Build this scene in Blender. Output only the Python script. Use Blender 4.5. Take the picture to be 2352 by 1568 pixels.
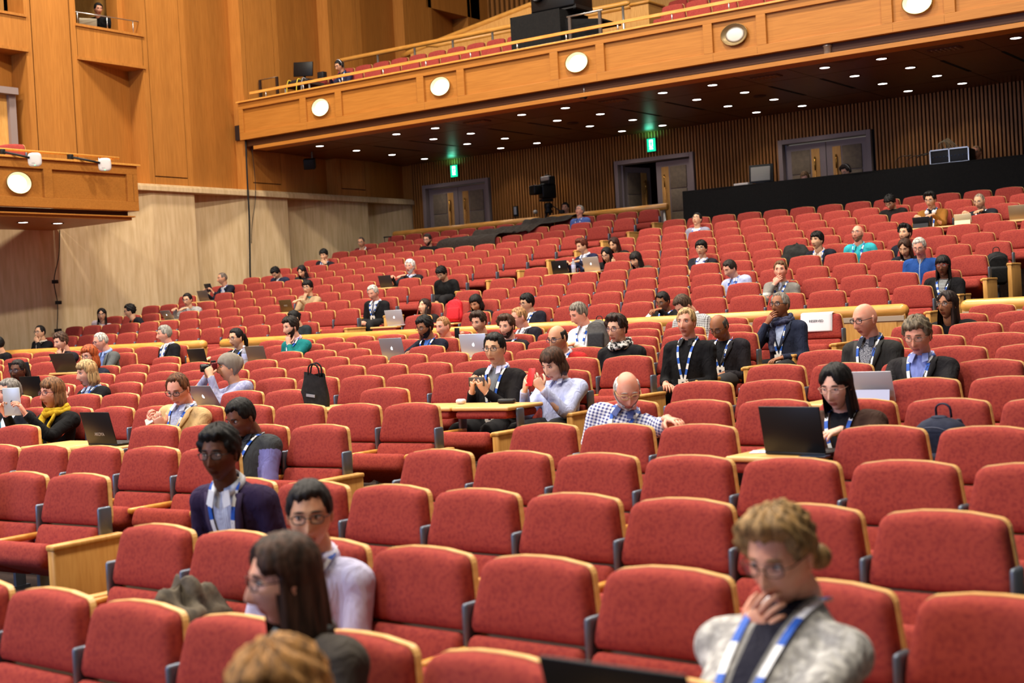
import bpy, math, random
from math import sin, cos, pi, radians, sqrt, atan2, exp
from mathutils import Vector, Matrix, Euler
from mathutils.bvhtree import BVHTree
random.seed(7)
for _o in list(bpy.data.objects): bpy.data.objects.remove(_o)
SC = bpy.context.scene
COL = SC.collection
ZC = 2.6                      # eye height of the photographer above the lowest floor
# ---------------------------------------------------------------- camera
cam_d = bpy.data.cameras.new('camera'); cam = bpy.data.objects.new('camera', cam_d); COL.objects.link(cam)
_psi, _pit, _rol = radians(34.72654), radians(-1.025495), radians(-3.181164)
_fw = Vector((-sin(_psi)*cos(_pit), cos(_psi)*cos(_pit), sin(_pit)))
_r = Vector((cos(_psi), sin(_psi), 0)); _u = _r.cross(_fw)
_r2 = _r*cos(_rol)+_u*sin(_rol); _u2 = -_r*sin(_rol)+_u*cos(_rol)
cam.matrix_world = Matrix(((_r2.x,_u2.x,-_fw.x,0),(_r2.y,_u2.y,-_fw.y,0),(_r2.z,_u2.z,-_fw.z,ZC),(0,0,0,1)))
cam_d.sensor_width = 36; cam_d.lens = 3200/2352*36; cam_d.clip_start = .1; cam_d.clip_end = 200
cam_d.dof.use_dof = True; cam_d.dof.focus_distance = 13.5; cam_d.dof.aperture_fstop = 2.6
SC.camera = cam
# ---------------------------------------------------------------- world, house lights, exposure
wd = bpy.data.worlds.new('hall'); SC.world = wd; wd.use_nodes = True
wd.node_tree.nodes['Background'].inputs[0].default_value = (1.0,.90,.78,1)
wd.node_tree.nodes['Background'].inputs[1].default_value = .16
SC.view_settings.view_transform = 'Standard'; SC.view_settings.look = 'None'
SC.view_settings.gamma = 1; SC.view_settings.use_curve_mapping = False
SC.view_settings.exposure = -0.12
try:
    SC.cycles.max_bounces = 5; SC.cycles.diffuse_bounces = 3; SC.cycles.glossy_bounces = 2
    SC.cycles.transmission_bounces = 4; SC.cycles.transparent_max_bounces = 6
    SC.cycles.sample_clamp_indirect = 4; SC.cycles.caustics_reflective = False; SC.cycles.caustics_refractive = False
except Exception: pass
def lamp(name, kind, loc, power, col, size=.5, rot=(0,0,0), **k):
    d = bpy.data.lights.new(name, kind); d.energy = power; d.color = col
    if kind == 'AREA': d.shape = 'DISK'; d.size = size
    for a, b in k.items(): setattr(d, a, b)
    o = bpy.data.objects.new(name, d); o.location = loc; o.rotation_euler = rot; COL.objects.link(o); return o
for _x in (-20,-12,-4):                # house downlights in the high ceiling, out of frame
    for _y in (-3,4,11,18):
        lamp('house_light','AREA',(_x,_y,15.5),1150,(1,.90,.76),1.2)
lamp('stage_screen_light','AREA',(-13,-9,6.5),1500,(.45,.58,1),7,rot=(radians(80),0,radians(-4)))
# ---------------------------------------------------------------- helpers
class MB:
    def __init__(s): s.v=[]; s.f=[]; s.m=[]; s.s=[]
    def add(s, vs, fs, mi=0, sm=False):
        o=len(s.v); s.v += [tuple(p) for p in vs]
        for f in fs: s.f.append(tuple(i+o for i in f)); s.m.append(mi); s.s.append(sm)
        return s
    def box(s,x0,x1,y0,y1,z0,z1,mi=0):
        return s.add([(x0,y0,z0),(x1,y0,z0),(x1,y1,z0),(x0,y1,z0),(x0,y0,z1),(x1,y0,z1),(x1,y1,z1),(x0,y1,z1)],
            [(3,2,1,0),(4,5,6,7),(0,1,5,4),(1,2,6,5),(2,3,7,6),(3,0,4,7)],mi)
    def obox(s,c,h,M=None,mi=0):       # centre, half sizes, 3x3 matrix
        c=Vector(c); M=M or Matrix.Identity(3)
        vs=[c+M@Vector((a*h[0],b*h[1],d*h[2])) for d in(-1,1) for a,b in((-1,-1),(1,-1),(1,1),(-1,1))]
        return s.add(vs,[(3,2,1,0),(4,5,6,7),(0,1,5,4),(1,2,6,5),(2,3,7,6),(3,0,4,7)],mi)
    def rbox(s,c,h,r,M=None,mi=0,n=3,sm=True):   # box with rounded edges (superellipsoid-like grid)
        c=Vector(c); M=M or Matrix.Identity(3); r=min(r,*h)
        A=[]; N=4*(n+1)
        for j in range(2*(n+1)):
            t=-pi/2+(pi/2)*(j/n) if j<=n else (pi/2)*((j-n-1)/n)
            zc=(-1 if j<=n else 1)*(h[2]-r); rr=r*cos(t); z=zc+r*sin(t); row=[]
            for q in range(4):
                for k in range(n+1):
                    a=q*pi/2+(pi/2)*k/n
                    sx=1 if q in(0,3) else -1; sy=1 if q in(0,1) else -1
                    row.append(c+M@Vector((sx*(h[0]-r)+rr*cos(a), sy*(h[1]-r)+rr*sin(a), z)))
            A.append(row)
        vs=[p for row in A for p in row]; R=len(A)
        fs=[(j*N+k,j*N+(k+1)%N,(j+1)*N+(k+1)%N,(j+1)*N+k) for j in range(R-1) for k in range(N)]
        fs+= [tuple(range(N))[::-1], tuple((R-1)*N+k for k in range(N))]
        return s.add(vs,fs,mi,sm)
    def tube(s,pts,r,n=8,mi=0,caps=True,sm=True,flat=1.0,up=None):
        P=[Vector(p) for p in pts]; m=len(P); R=[r]*m if not hasattr(r,'__len__') else r
        up=Vector(up) if up else Vector((0,0,1)); vs=[]; side=None
        for i in range(m):
            t=(P[min(i+1,m-1)]-P[max(i-1,0)])
            if t.length<1e-9: t=Vector((0,0,1))
            t.normalize()
            if side is None:
                side=t.cross(up)
                if side.length<1e-3: side=t.cross(Vector((1,0,0)))
            else: side=side-t*side.dot(t)
            side.normalize(); b=side.cross(t)
            for k in range(n):
                a=2*pi*k/n; vs.append(P[i]+side*cos(a)*R[i]+b*sin(a)*R[i]*flat)
        fs=[(i*n+k,i*n+(k+1)%n,(i+1)*n+(k+1)%n,(i+1)*n+k) for i in range(m-1) for k in range(n)]
        if caps: fs+=[tuple(range(n))[::-1],tuple((m-1)*n+k for k in range(n))]
        return s.add(vs,fs,mi,sm)
    def loft(s,rings,mi=0,caps=True,sm=True):    # list of rings of equal length
        n=len(rings[0]); vs=[p for r in rings for p in r]
        fs=[(i*n+k,i*n+(k+1)%n,(i+1)*n+(k+1)%n,(i+1)*n+k) for i in range(len(rings)-1) for k in range(n)]
        if caps: fs+=[tuple(range(n))[::-1],tuple((len(rings)-1)*n+k for k in range(n))]
        return s.add(vs,fs,mi,sm)
    def ell(s,c,rad,M=None,nu=12,nv=8,mi=0):
        c=Vector(c); M=M or Matrix.Identity(3); vs=[]; 
        for j in range(1,nv):
            t=-pi/2+pi*j/nv
            for k in range(nu):
                a=2*pi*k/nu; vs.append(c+M@Vector((rad[0]*cos(t)*cos(a),rad[1]*cos(t)*sin(a),rad[2]*sin(t))))
        b=len(vs); vs+= [c+M@Vector((0,0,-rad[2])), c+M@Vector((0,0,rad[2]))]
        fs=[(j*nu+k,j*nu+(k+1)%nu,(j+1)*nu+(k+1)%nu,(j+1)*nu+k) for j in range(nv-2) for k in range(nu)]
        fs+=[(b,(k+1)%nu,k) for k in range(nu)]+[(b+1,(nv-2)*nu+k,(nv-2)*nu+(k+1)%nu) for k in range(nu)]
        return s.add(vs,fs,mi,True)
    def lathe(s,prof,c=(0,0,0),M=None,n=14,mi=0):
        c=Vector(c); M=M or Matrix.Identity(3)
        return s.loft([[c+M@Vector((r*cos(2*pi*k/n),r*sin(2*pi*k/n),z)) for k in range(n)] for r,z in prof],mi)
    def grid(s,nu,nv,fn,mi=0,sm=True,wrap=False):
        vs=[fn(i/(nu if wrap else nu-1),j/(nv-1)) for j in range(nv) for i in range(nu)]
        w=nu if wrap else nu-1
        fs=[(j*nu+i,j*nu+(i+1)%nu,(j+1)*nu+(i+1)%nu,(j+1)*nu+i) for j in range(nv-1) for i in range(w)]
        return s.add(vs,fs,mi,sm)
    def merge(s,o,M=None,mmap=None):
        vs=o.v if M is None else [tuple(M@Vector(p)) for p in o.v]
        k=len(s.v); s.v+=vs
        for f,m,g in zip(o.f,o.m,o.s): s.f.append(tuple(i+k for i in f)); s.m.append(mmap[m] if mmap else m); s.s.append(g)
        return s
    def mesh(s,name,mats):
        me=bpy.data.meshes.new(name); me.from_pydata(s.v,[],s.f); me.update()
        for m in mats if isinstance(mats,(list,tuple)) else [mats]: me.materials.append(m)
        me.polygons.foreach_set('material_index',s.m); me.polygons.foreach_set('use_smooth',s.s); me.update()
        return me
    def build(s,name,mats,parent=None,bevel=0,world=True):
        if parent is not None and world:
            L=parent.matrix_world.translation if False else Vector(parent['_at']) if '_at' in parent else Vector((0,0,0))
            s.v=[(p[0]-L.x,p[1]-L.y,p[2]-L.z) for p in s.v]
        o=bpy.data.objects.new(name,s.mesh(name,mats)); COL.objects.link(o)
        if parent is not None: o.parent=parent
        if bevel:
            b=o.modifiers.new('bevel','BEVEL'); b.width=bevel; b.segments=2; b.limit_method='ANGLE'; b.angle_limit=radians(40)
        return o
def thing(name,label,cat,loc=(0,0,0),group=None):
    o=bpy.data.objects.new(name,None); COL.objects.link(o); o.location=loc; o.empty_display_size=.1
    o['label']=label; o['category']=cat; o['_at']=tuple(loc)
    if group: o['group']=group
    return o
def tag(o,label,cat,group=None,kind=None):
    o['label']=label; o['category']=cat
    if group: o['group']=group
    if kind: o['kind']=kind
    return o
def struct(mb,name,mats,bevel=0):
    o=mb.build(name,mats,None,bevel); o['kind']='structure'; return o
def rotz(d): return Matrix.Rotation(radians(d),3,'Z')
# ---------------------------------------------------------------- materials
def nt(name):
    m=bpy.data.materials.new(name); m.use_nodes=True; t=m.node_tree; return m,t,t.nodes['Principled BSDF']
def lin(c):                       # sRGB 0-255 -> linear
    return tuple(((x/255)/12.92 if x/255<=.04045 else ((x/255+.055)/1.055)**2.4) for x in c)+(1,)
_pl={}
def plain(c,rough=.6,metal=0,emit=0,spec=.3):
    k=(c,rough,metal,emit)
    if k in _pl: return _pl[k]
    m,t,b=nt('paint'); b.inputs['Base Color'].default_value=lin(c); b.inputs['Roughness'].default_value=rough
    b.inputs['Metallic'].default_value=metal; b.inputs['Specular IOR Level'].default_value=spec
    if emit: b.inputs['Emission Color'].default_value=lin(c); b.inputs['Emission Strength'].default_value=emit
    _pl[k]=m; return m
def noisy(name,c1,c2,scale,rough=.7,stretch=(1,1,1),bump=0,detail=3,spec=.3,lo=.35,hi=.65,extra=None):
    m,t,b=nt(name); N=t.nodes; L=t.links
    tc=N.new('ShaderNodeTexCoord'); mp=N.new('ShaderNodeMapping'); mp.inputs['Scale'].default_value=stretch
    no=N.new('ShaderNodeTexNoise'); no.inputs['Scale'].default_value=scale; no.inputs['Detail'].default_value=detail
    rp=N.new('ShaderNodeValToRGB'); rp.color_ramp.elements[0].position=lo; rp.color_ramp.elements[1].position=hi
    rp.color_ramp.elements[0].color=lin(c1); rp.color_ramp.elements[1].color=lin(c2)
    L.new(tc.outputs['Object'],mp.inputs[0]); L.new(mp.outputs[0],no.inputs['Vector']); L.new(no.outputs['Fac'],rp.inputs[0])
    out=rp.outputs[0]
    if extra:                      # veneer leaves: value changes from strip to strip along one axis
        ax,w,amt=extra
        sp=N.new('ShaderNodeSeparateXYZ'); L.new(tc.outputs['Object'],sp.inputs[0])
        dv=N.new('ShaderNodeMath'); dv.operation='DIVIDE'; dv.inputs[1].default_value=w; L.new(sp.outputs[ax],dv.inputs[0])
        fl=N.new('ShaderNodeMath'); fl.operation='FLOOR'; L.new(dv.outputs[0],fl.inputs[0])
        wn=N.new('ShaderNodeTexWhiteNoise'); wn.noise_dimensions='1D'; L.new(fl.outputs[0],wn.inputs['W'])
        mr=N.new('ShaderNodeMapRange'); mr.inputs['To Min'].default_value=1-amt; mr.inputs['To Max'].default_value=1+amt
        L.new(wn.outputs['Value'],mr.inputs[0])
        hs=N.new('ShaderNodeHueSaturation'); L.new(mr.outputs[0],hs.inputs['Value']); L.new(out,hs.inputs['Color']); out=hs.outputs[0]
    L.new(out,b.inputs['Base Color'])
    b.inputs['Roughness'].default_value=rough; b.inputs['Specular IOR Level'].default_value=spec
    if bump:
        bp=N.new('ShaderNodeBump'); bp.inputs['Strength'].default_value=bump; bp.inputs['Distance'].default_value=.01
        L.new(no.outputs['Fac'],bp.inputs['Height']); L.new(bp.outputs[0],b.inputs['Normal'])
    return m
M_WOODW=noisy('wall_veneer',(166,106,44),(180,118,52),6,.5,(6,6,.35),extra=('Y',.14,.06))
M_WOODF=noisy('fascia_veneer',(164,104,40),(178,116,48),7,.45,(.3,5,9))
M_WOODL=noisy('pale_wood',(214,164,96),(226,180,112),9,.38,(1,1,6),spec=.45)
M_WOODE=noisy('oak_panel',(202,146,76),(216,162,90),9,.42,(5,5,.6),extra=('Y',.09,.04))
M_RAIL=noisy('rail_wood',(206,142,62),(220,160,78),8,.3,(.6,3,3),spec=.5)
M_STONE=noisy('travertine',(196,168,126),(214,188,148),9,.75,(1,1.5,.18),bump=.15,detail=6)
M_SLAT=noisy('slat_wood',(150,98,46),(172,114,56),8,.5,(3,3,.3))
M_BLACK=plain((14,14,15),.85)
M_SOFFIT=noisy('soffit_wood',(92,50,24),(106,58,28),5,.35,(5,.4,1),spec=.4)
M_DARKWD=plain((84,48,24),.5)
M_SEAT=noisy('red_moquette',(132,50,48),(152,63,54),62,.92,detail=6,spec=.12,lo=.34,hi=.56)
M_CARPET=noisy('dark_carpet',(34,20,16),(48,30,22),60,.95)
M_METAL=plain((104,112,126),.34,.6)
M_DKMET=plain((52,44,40),.45,.5)
M_STEEL=plain((190,188,184),.3,.9)
M_FRAME=plain((142,126,122),.5,.1)
M_BRASS=plain((200,150,70),.25,.9)
M_PANEL=noisy('door_padding',(120,104,84),(132,114,92),14,.7)
M_GLOW=plain((255,250,232),.4,0,4)
M_GLOWC=plain((255,250,245),.4,0,14)
M_CREAM=plain((244,222,170),.4,0,.62)
M_WHITE=plain((226,226,230),.5)
M_CLOTH=noisy('black_cloth',(10,10,11),(18,17,17),30,.9)
M_GREYCL=noisy('charcoal_cloth',(44,38,34),(58,50,44),25,.9)
# ================================================================ the hall
XW=-23.08; YR=29.0; YF=22.85
def Z(z): return z+ZC
# ---- stepped floor
B={}
_ay=[16.59,17.52,18.44,19.34,20.28,21.13,22.04,22.95,23.86,24.77,25.74,26.7]
_az=[.085,.274,.444,.629,.814,1.0,1.174,1.367,1.546,1.746,1.937,2.145]
B['A']=[(-15.2+.0727*i,_ay[i],_az[i],-.5,13 if i==0 else 14) for i in range(12)]
_my=[16.83,17.76,18.7,19.61,20.56,21.46,22.42,23.29,24.24,25.13]; _mz=[.098,.281,.467,.656,.833,1.015,1.2,1.386,1.579,1.769]
B['M']=[(-5.38+.0733*i,_my[i],_mz[i],.14,16) for i in range(10)]
_fy=[5.08,6.02,6.94,7.84,8.76,9.67,10.6,11.52,12.45,13.36,14.29]; _fz=[-.764,-.716,-.662,-.591,-.532,-.471,-.407,-.343,-.283,-.218,-.156]
B['F']=[(-6.27+.072*i,_fy[i],_fz[i],-.5,16) for i in range(11)]
_rD=[2.95,3.85,4.81,5.76,6.74,7.63,8.6,9.53,10.46,11.39,12.3,13.25,14.2]
_rz=[-.948,-.866,-.79,-.731,-.676,-.607,-.548,-.487,-.425,-.363,-.29,-.22,-.155]
_ro=[0,0,0,0,0,0,0,.09,.04,.06,.05,.12,.06]
_c,_s=cos(radians(4.5)),sin(radians(4.5))
B['R']=[(_c*(-.6+o)+_s*D,-_s*(-.6+o)+_c*D,z,-4.72,9) for D,z,o in zip(_rD,_rz,_ro)]
B['R'][2]=B['R'][2][:4]+(10,)
B['K']=[(-15.66-.005*i,y,_fz[i],5.4,12) for i,y in enumerate([5.08,6.0,6.92,7.85,8.76,9.67,10.6,11.5,12.42,13.3,14.28])]
SW=.55; HB=.98
def seat_at(b,r,i):               # floor point under the middle of the top of a seat back, and its heading
    xe,ye,z,h,n=B[b][r]; k=(i+.5)*SW
    return Vector((xe-k*cos(radians(h)),ye-k*sin(radians(h)),Z(z)-HB)),h
fl=MB()
for b,(la,ra) in dict(A=(1.2,1.35),M=(1.3,1.4),F=(1.2,1.1),R=(.9,.5),K=(6,1.0)).items():
    rows=B[b]
    for i,(xe,ye,z,h,n) in enumerate(rows):
        d=(rows[i+1][1]-ye) if i+1<len(rows) else .92
        L=n*SW; Mx=rotz(h); zt=Z(z)-HB
        c=Vector((xe,ye,0))+Mx@Vector((-(L+la-ra)/2,-.62+d/2,0)); c.z=zt-.6
        fl.obox(c,((L+la+ra)/2,d/2+.012,.6),Mx)
fl.box(-23.6,-2,14.8,16.2,-.5,Z(-.156)-HB+.0); fl.box(-23.6,-2,26.2,29.2,0,Z(1.3)); fl.box(-14,0,25.4,29.2,0,Z(.97))
fl.box(-24,4,-4,2.6,-.6,Z(-2.0))
struct(fl,'floor',M_CARPET)
# ---- left wall: stone dado with saw-tooth bays, cap, veneered wall above
st=MB()
y=8.52
def wall_strip(mb,pts,z0,z1,mi=0):
    for (xa,ya),(xb,yb) in zip(pts,pts[1:]):
        mb.add([(xa,ya,z0),(xb,yb,z0),(xb,yb,z1),(xa,ya,z1)],[(0,1,2,3)],mi)
pts=[(XW,8.4)]
k=0
while True:
    a=9.68+2.92*k; b_=a+1.72
    if a>28.9: break
    pts+=[(XW,a),(XW-.3,a+.01),(XW,min(b_,29.0))]; k+=1
pts.append((XW,29.05)); wall_strip(st,pts,Z(-2.2),Z(3.12)); struct(st,'wall_left',M_STONE)
cp=MB().box(XW-.6,XW+.09,8,29,Z(3.09),Z(3.2)).box(XW-.6,XW+.06,8,29,Z(3.2),Z(3.235)); struct(cp,'trim_1',M_STONE,.01)
wu=MB()
def panel(y0,y1,g0,g1,z0,z1,foot=True):      # flush pier with a grooved panel in it
    for a,b in((y0,g0-.012),(g0+.012,g1-.012),(g1+.012,y1)): wu.box(XW-.62,XW,a,b,z0 if (not foot or a!=g0+.012) else z0+.19,z1)
    wu.box(XW-.48,XW-.025,y0+.03,y1-.03,z0,z1,1)
    if foot: wu.box(XW-.5,XW,g0,g1,z0,z0+.165)
def facet(y0,y1,z0,z1,dp=.36):
    wu.add([(XW,y0,z0),(XW-dp,y1+.05,z0),(XW-dp,y1+.05,z1),(XW,y0,z1)],[(0,1,2,3)])
ZB,ZT=Z(3.235),Z(12)
_pp=(14.31,17.23,20.14,23.05,26.1,29.1,32.0)
for y0 in _pp: panel(y0,y0+1.23,y0+.15,y0+1.07,ZB,ZT)
for a,b in ((21.37,23.05),(24.28,26.1),(27.33,29.1)): facet(a,b,ZB,ZT)
for y0 in (15.53,18.45):                     # box bays: recess, lip, spandrel, opening
    facet(y0,y0+1.70,ZB,Z(5.72),.5)
    wu.box(XW-.6,XW,y0,y0+1.70,Z(5.74),Z(6.36)); wu.box(XW-.55,XW+.03,y0-.02,y0+1.74,Z(5.68),Z(5.74)); wu.box(XW-.6,XW+.03,y0-.02,y0+1.74,Z(6.36),Z(6.41))
    wu.box(XW-3.4,XW-3.3,y0-.6,y0+2.3,Z(6.3),Z(9.5),1); wu.box(XW-3.4,XW-.5,y0-.1,y0,Z(6.3),Z(9.5),1); wu.box(XW-3.4,XW-.5,y0+1.7,y0+1.8,Z(6.3),Z(9.5),2)
    wu.box(XW-3.4,XW-.1,y0,y0+1.7,Z(6.3),Z(6.37),1); wu.box(XW-3.4,XW-.1,y0,y0+1.7,Z(8.9),Z(9.0),1)
facet(30.33,32.0,ZB,Z(8.5),.55); wu.box(XW-.6,XW,30.13,32.6,Z(8.5),ZT)
wu.box(XW-.9,XW-.55,8,34,ZB,Z(6.2)); wu.box(XW-.9,XW-.55,20,34,Z(6.2),ZT)
struct(wu,'wall_left_upper',[M_WOODW,plain((70,36,16),.6),M_WOODE])
# ---- rear wall of slats with three double doors
DO=[(-22.65,-20.52),(-16.81,-14.70),(-12.60,-10.48)]; DT=3.56; DF=1.2
rw=MB()
def hole_cols(x0,x1): return [(a,b) for a,b in zip([x0]+[d[1] for d in DO],[d[0] for d in DO]+[x1])]
for a,b in hole_cols(XW,-3.0): rw.box(a,b,YR+.05,YR+.2,Z(.6),Z(4.2))
for a,b in DO: rw.box(a,b,YR+.05,YR+.2,Z(DT),Z(4.2))
x=XW+.04
while x<-3.2:
    z0=Z(.8)
    for a,b in DO:
        if a-.03<x+.02<b+.03: z0=Z(DT+.0)
    rw.box(x,x+.042,YR-.03,YR+.06,z0,Z(4.16),1); x+=.0805
rwo=struct(rw,'wall_rear',[M_BLACK,M_SLAT])
def door(n,a,b,open_left=False):
    z0,z1=Z(DF),Z(DT); fr=MB(); w=.10
    for p,q in((a,a+w),(b-w,b)): fr.box(p,q,YR-.08,YR+.22,z0,z1)
    fr.box(a+w,b-w,YR-.08,YR+.22,z1-w,z1); fr.box(a+w,a+w+.05,YR+.08,YR+.2,z0,z1-w); fr.box(b-w-.05,b-w,YR+.08,YR+.2,z0,z1-w)
    d=struct(fr,'door_%d'%n,M_FRAME,.006); d['label']='tall grey framed double doorway in the slatted back wall'; 
    m=(a+b)/2; rt=thing('dummy','x','x'); bpy.data.objects.remove(rt)
    for s in (0,1):
        x0,x1=(a+w+.03,m-.008) if s==0 else (m+.008,b-w-.03); wd_=x1-x0
        lf=MB(); zt=z1-w-.03
        lf.box(0,wd_,0,.05,z0,zt,0)
        hx=(wd_-.33,wd_-.14) if s==0 else (.14,.33)
        px=(.12,wd_-.36) if s==0 else (.36,wd_-.12)
        lf.box(hx[0],hx[1],-.012,0,z0+.1,zt-.13,1)
        zz=zt-.13
        while zz>z0+.2: lf.rbox(((px[0]+px[1])/2,-.004,zz-.265),((px[1]-px[0])/2,.02,.262),.018,None,2,2); zz-=.535
        lo=lf.build('door_leaf',[M_FRAME,M_WOODE,M_PANEL],d,.003,False)
        if open_left and s==0: lo.location=(x0,YR+.12,0); lo.rotation_euler=(0,0,radians(74))
        else: lo.location=(x0,YR+.06,0)
        hd=MB(); xc=(hx[0]+hx[1])/2
        hd.tube([(xc,-.06,z0+.75),(xc,-.06,z0+1.62)],.016,8,1); hd.tube([(xc,-.06,z0+1.62),(xc,-.06,z0+1.92)],.017,8,0)
        for zz in (z0+.8,z0+1.60,z0+1.88): hd.tube([(xc,0,zz),(xc,-.06,zz)],.012,6,0)
        hd.build('door_handle',[M_BRASS,M_RAIL],lo,0,False)
    return d
door(1,*DO[0]); door(2,*DO[1],True); door(3,*DO[2])
lb=MB().box(-17.4,-14,31.2,31.3,Z(1),Z(3.8)).box(-17.5,-17.4,29.2,31.3,Z(1),Z(3.8)).box(-14.1,-14,29.2,31.3,Z(1),Z(3.8)).box(-17.5,-14,29.2,31.3,Z(3.7),Z(3.8)); struct(lb,'wall_lobby',M_DARKWD)
# ---- balcony: soffit, front with panels, lamps
sf=MB()
sf.box(XW-.3,-2,23.15,29.2,Z(4.15),Z(4.4)); 
for x0 in [-21.0,-19.95,-17.7,-16.66,-14.36,-13.31,-11.04,-10.0,-7.72,-6.65]:
    sf.box(x0-.035,x0+.035,25.12,26.83,Z(4.146),Z(4.16),1)
    sf.box(x0-.006,x0+.006,23.3,29,Z(4.148),Z(4.16),1)
for yy in (24.65,27.5): sf.box(XW,-2,yy-.005,yy+.005,Z(4.148),Z(4.16),1)
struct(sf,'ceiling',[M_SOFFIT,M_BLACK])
bf=MB()
bf.box(XW,-2,YF,YF+.12,Z(5.055),Z(5.2)); bf.box(XW,-2,YF,YF+.12,Z(4.36),Z(4.52)); bf.box(XW,-2,YF+.055,YF+.12,Z(4.5),Z(5.07))
x0=-20.575
def stile(a,b): bf.box(a,b,YF,YF+.1,Z(4.52),Z(5.055))
stile(XW,-22.95)
for k in range(6):
    c=x0+3.3*k; stile(c-.61,c-.43); stile(c+.43,c+.61)
    for q in (c-.43,c+.43): bf.box(q-.004,q+.004,YF-.001,YF+.02,Z(4.37),Z(4.50),1)
bf.box(XW-.02,-2,YF-.05,YF+.3,Z(5.2),Z(5.235),2)
bf.box(XW,-2,YF+.14,YF+.3,Z(4.22),Z(4.36),3); bf.box(XW+.35,-2,YF+.06,YF+.5,Z(4.12),Z(4.2),0)
bf.box(XW,-2,YF+.12,YF+.5,Z(4.36),Z(4.75),3)
struct(bf,'wall_balcony',[M_WOODF,plain((110,66,26),.6),M_RAIL,M_DARKWD],.004)
def oval_lamp(nm,lab,c,face,lit=True,group=None):      # oval recessed wall lamp: trim ring, reflector, diffuser
    a,b=.245,.185; t=thing(nm,lab,'lamp',c,group)
    def P(u,v,d): return (c[0]+u,c[1]+d,c[2]+v) if face=='y' else (c[0]-d,c[1]+u,c[2]+v)
    def ring(k,d,n=36): return [P(a*k*cos(2*pi*i/n),b*k*sin(2*pi*i/n),d) for i in range(n)]
    def order(r): return r if face=='y' else r
    MB().loft([order(ring(1.0,.0)),order(ring(1.07,-.004)),order(ring(1.07,-.016)),order(ring(1.0,-.016)),order(ring(1.0,.0))],0,False).build('trim_ring',plain((120,92,52),.35,.6),t)
    MB().loft([ring(1.0,-.012),ring(.94,.012),ring(.74,.04)],0,False).build('reflector',M_CREAM if lit else plain((150,128,92),.4,.3),t)
    MB().loft([ring(.76,.038),ring(.55,.026),ring(.02,.020)],0,True).build('diffuser',M_GLOW if lit else plain((214,206,198),.4),t)
    return t
for k in range(5):
    nn=['leftmost','second from the left','third from the left','unlit fourth','rightmost'][k]
    lb_='glowing oval lamp in the balcony front, %s of the row'%nn if k!=3 else 'unlit grey oval lamp between glowing lamps in the balcony front'
    oval_lamp('wall_lamp',lb_,(x0+3.3*k,YF+.006,Z(4.785)),'y',k!=3,'oval lamps along the balcony front')
# ---- downlights
DL=[(-18.31,23.96),(-16.05,23.96),(-14.98,23.96),(-6.12,23.96),(-19.39,23.96),(-12.75,23.96),(-21.66,23.96),(-11.69,23.96),(-9.46,23.96),(-8.41,23.96),(-19.44,25.35),(-14.99,25.35),(-16.07,25.35),(-12.73,25.35),(-11.68,25.35),(-18.38,25.35),(-9.43,25.35),(-8.37,25.35),(-21.76,25.35),(-15.02,26.77),(-12.73,26.77),(-16.12,26.77),(-18.44,26.77),(-19.53,26.77),(-11.69,26.77),(-9.4,26.77),(-21.84,26.77),(-8.33,26.77),(-16.12,28.2),(-19.56,28.2),(-12.74,28.2),(-15.06,28.2),(-18.49,28.2),(-8.28,28.2),(-9.38,28.2),(-11.68,28.2),(-21.95,28.2)]
RN={23.96:'front',25.35:'second',26.77:'third',28.2:'rear'}
ONUM=['leftmost','second from the left','third from the left','fourth from the left','fifth from the left','sixth from the left','seventh from the left','eighth from the left','ninth from the left','tenth from the left']
_dlm=None
for yy in (23.96,25.35,26.77,28.2):
    for i,xx in enumerate(sorted(x for x,y_ in DL if y_==yy)):
        t=thing('downlight','round white ceiling downlight, %s in the %s row under the balcony'%(ONUM[i],RN[yy]),'downlight',(xx,yy,Z(4.15)),'downlights under the balcony')
        if _dlm is None:
            n=20; rg=lambda r,z:[(r*cos(2*pi*k/n),r*sin(2*pi*k/n),z) for k in range(n)][::-1]
            _dlm=[('rim',MB().loft([rg(.095,0),rg(.115,-.004),rg(.115,-.012),rg(.09,-.012),rg(.09,0)],0,False).mesh('rim',M_DARKWD)),('lens',MB().loft([rg(.092,-.006),rg(.01,-.011)]).mesh('lens',M_GLOWC))]
        for nm,me in _dlm:
            o=bpy.data.objects.new(nm,me); COL.objects.link(o); o.parent=t
        lamp('downlight_beam','SPOT',(xx,yy,Z(4.12)),38,(1,.93,.84),rot=(0,0,0),spot_size=radians(110),spot_blend=.6,shadow_soft_size=.08).parent=None
for xx in (-17.2,-13.86,-10.6,-7.3):
    i=[-17.2,-13.86,-10.6,-7.3].index(xx)
    t=thing('air_vent','slatted air vent in the balcony soffit, %s of four'%ONUM[i],'vent',(xx,23.98,Z(4.15)),'air vents under the balcony')
    MB().box(xx-.27,xx+.27,23.84,24.12,Z(4.135),Z(4.152)).build('vent_frame',M_DARKWD,t)
    v=MB()
    for k in range(6): v.obox((xx-.2+.08*k,23.98,Z(4.132)),(.012,.12,.012),Matrix.Rotation(.5,3,'Y'))
    v.build('louvre',plain((150,110,80),.5),t)
for xx,yy,w in ((-16.09,26.0,'left'),(-11.69,26.07,'right')):
    tag(MB().lathe([(.01,0),(.13,0),(.14,-.012),(.12,-.02),(.01,-.022)],(xx,yy,Z(4.15))).build('ceiling_speaker',plain((70,40,24),.6)),'flat round brown loudspeaker in the soffit, %s one'%w,'speaker','soffit speakers')
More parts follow.
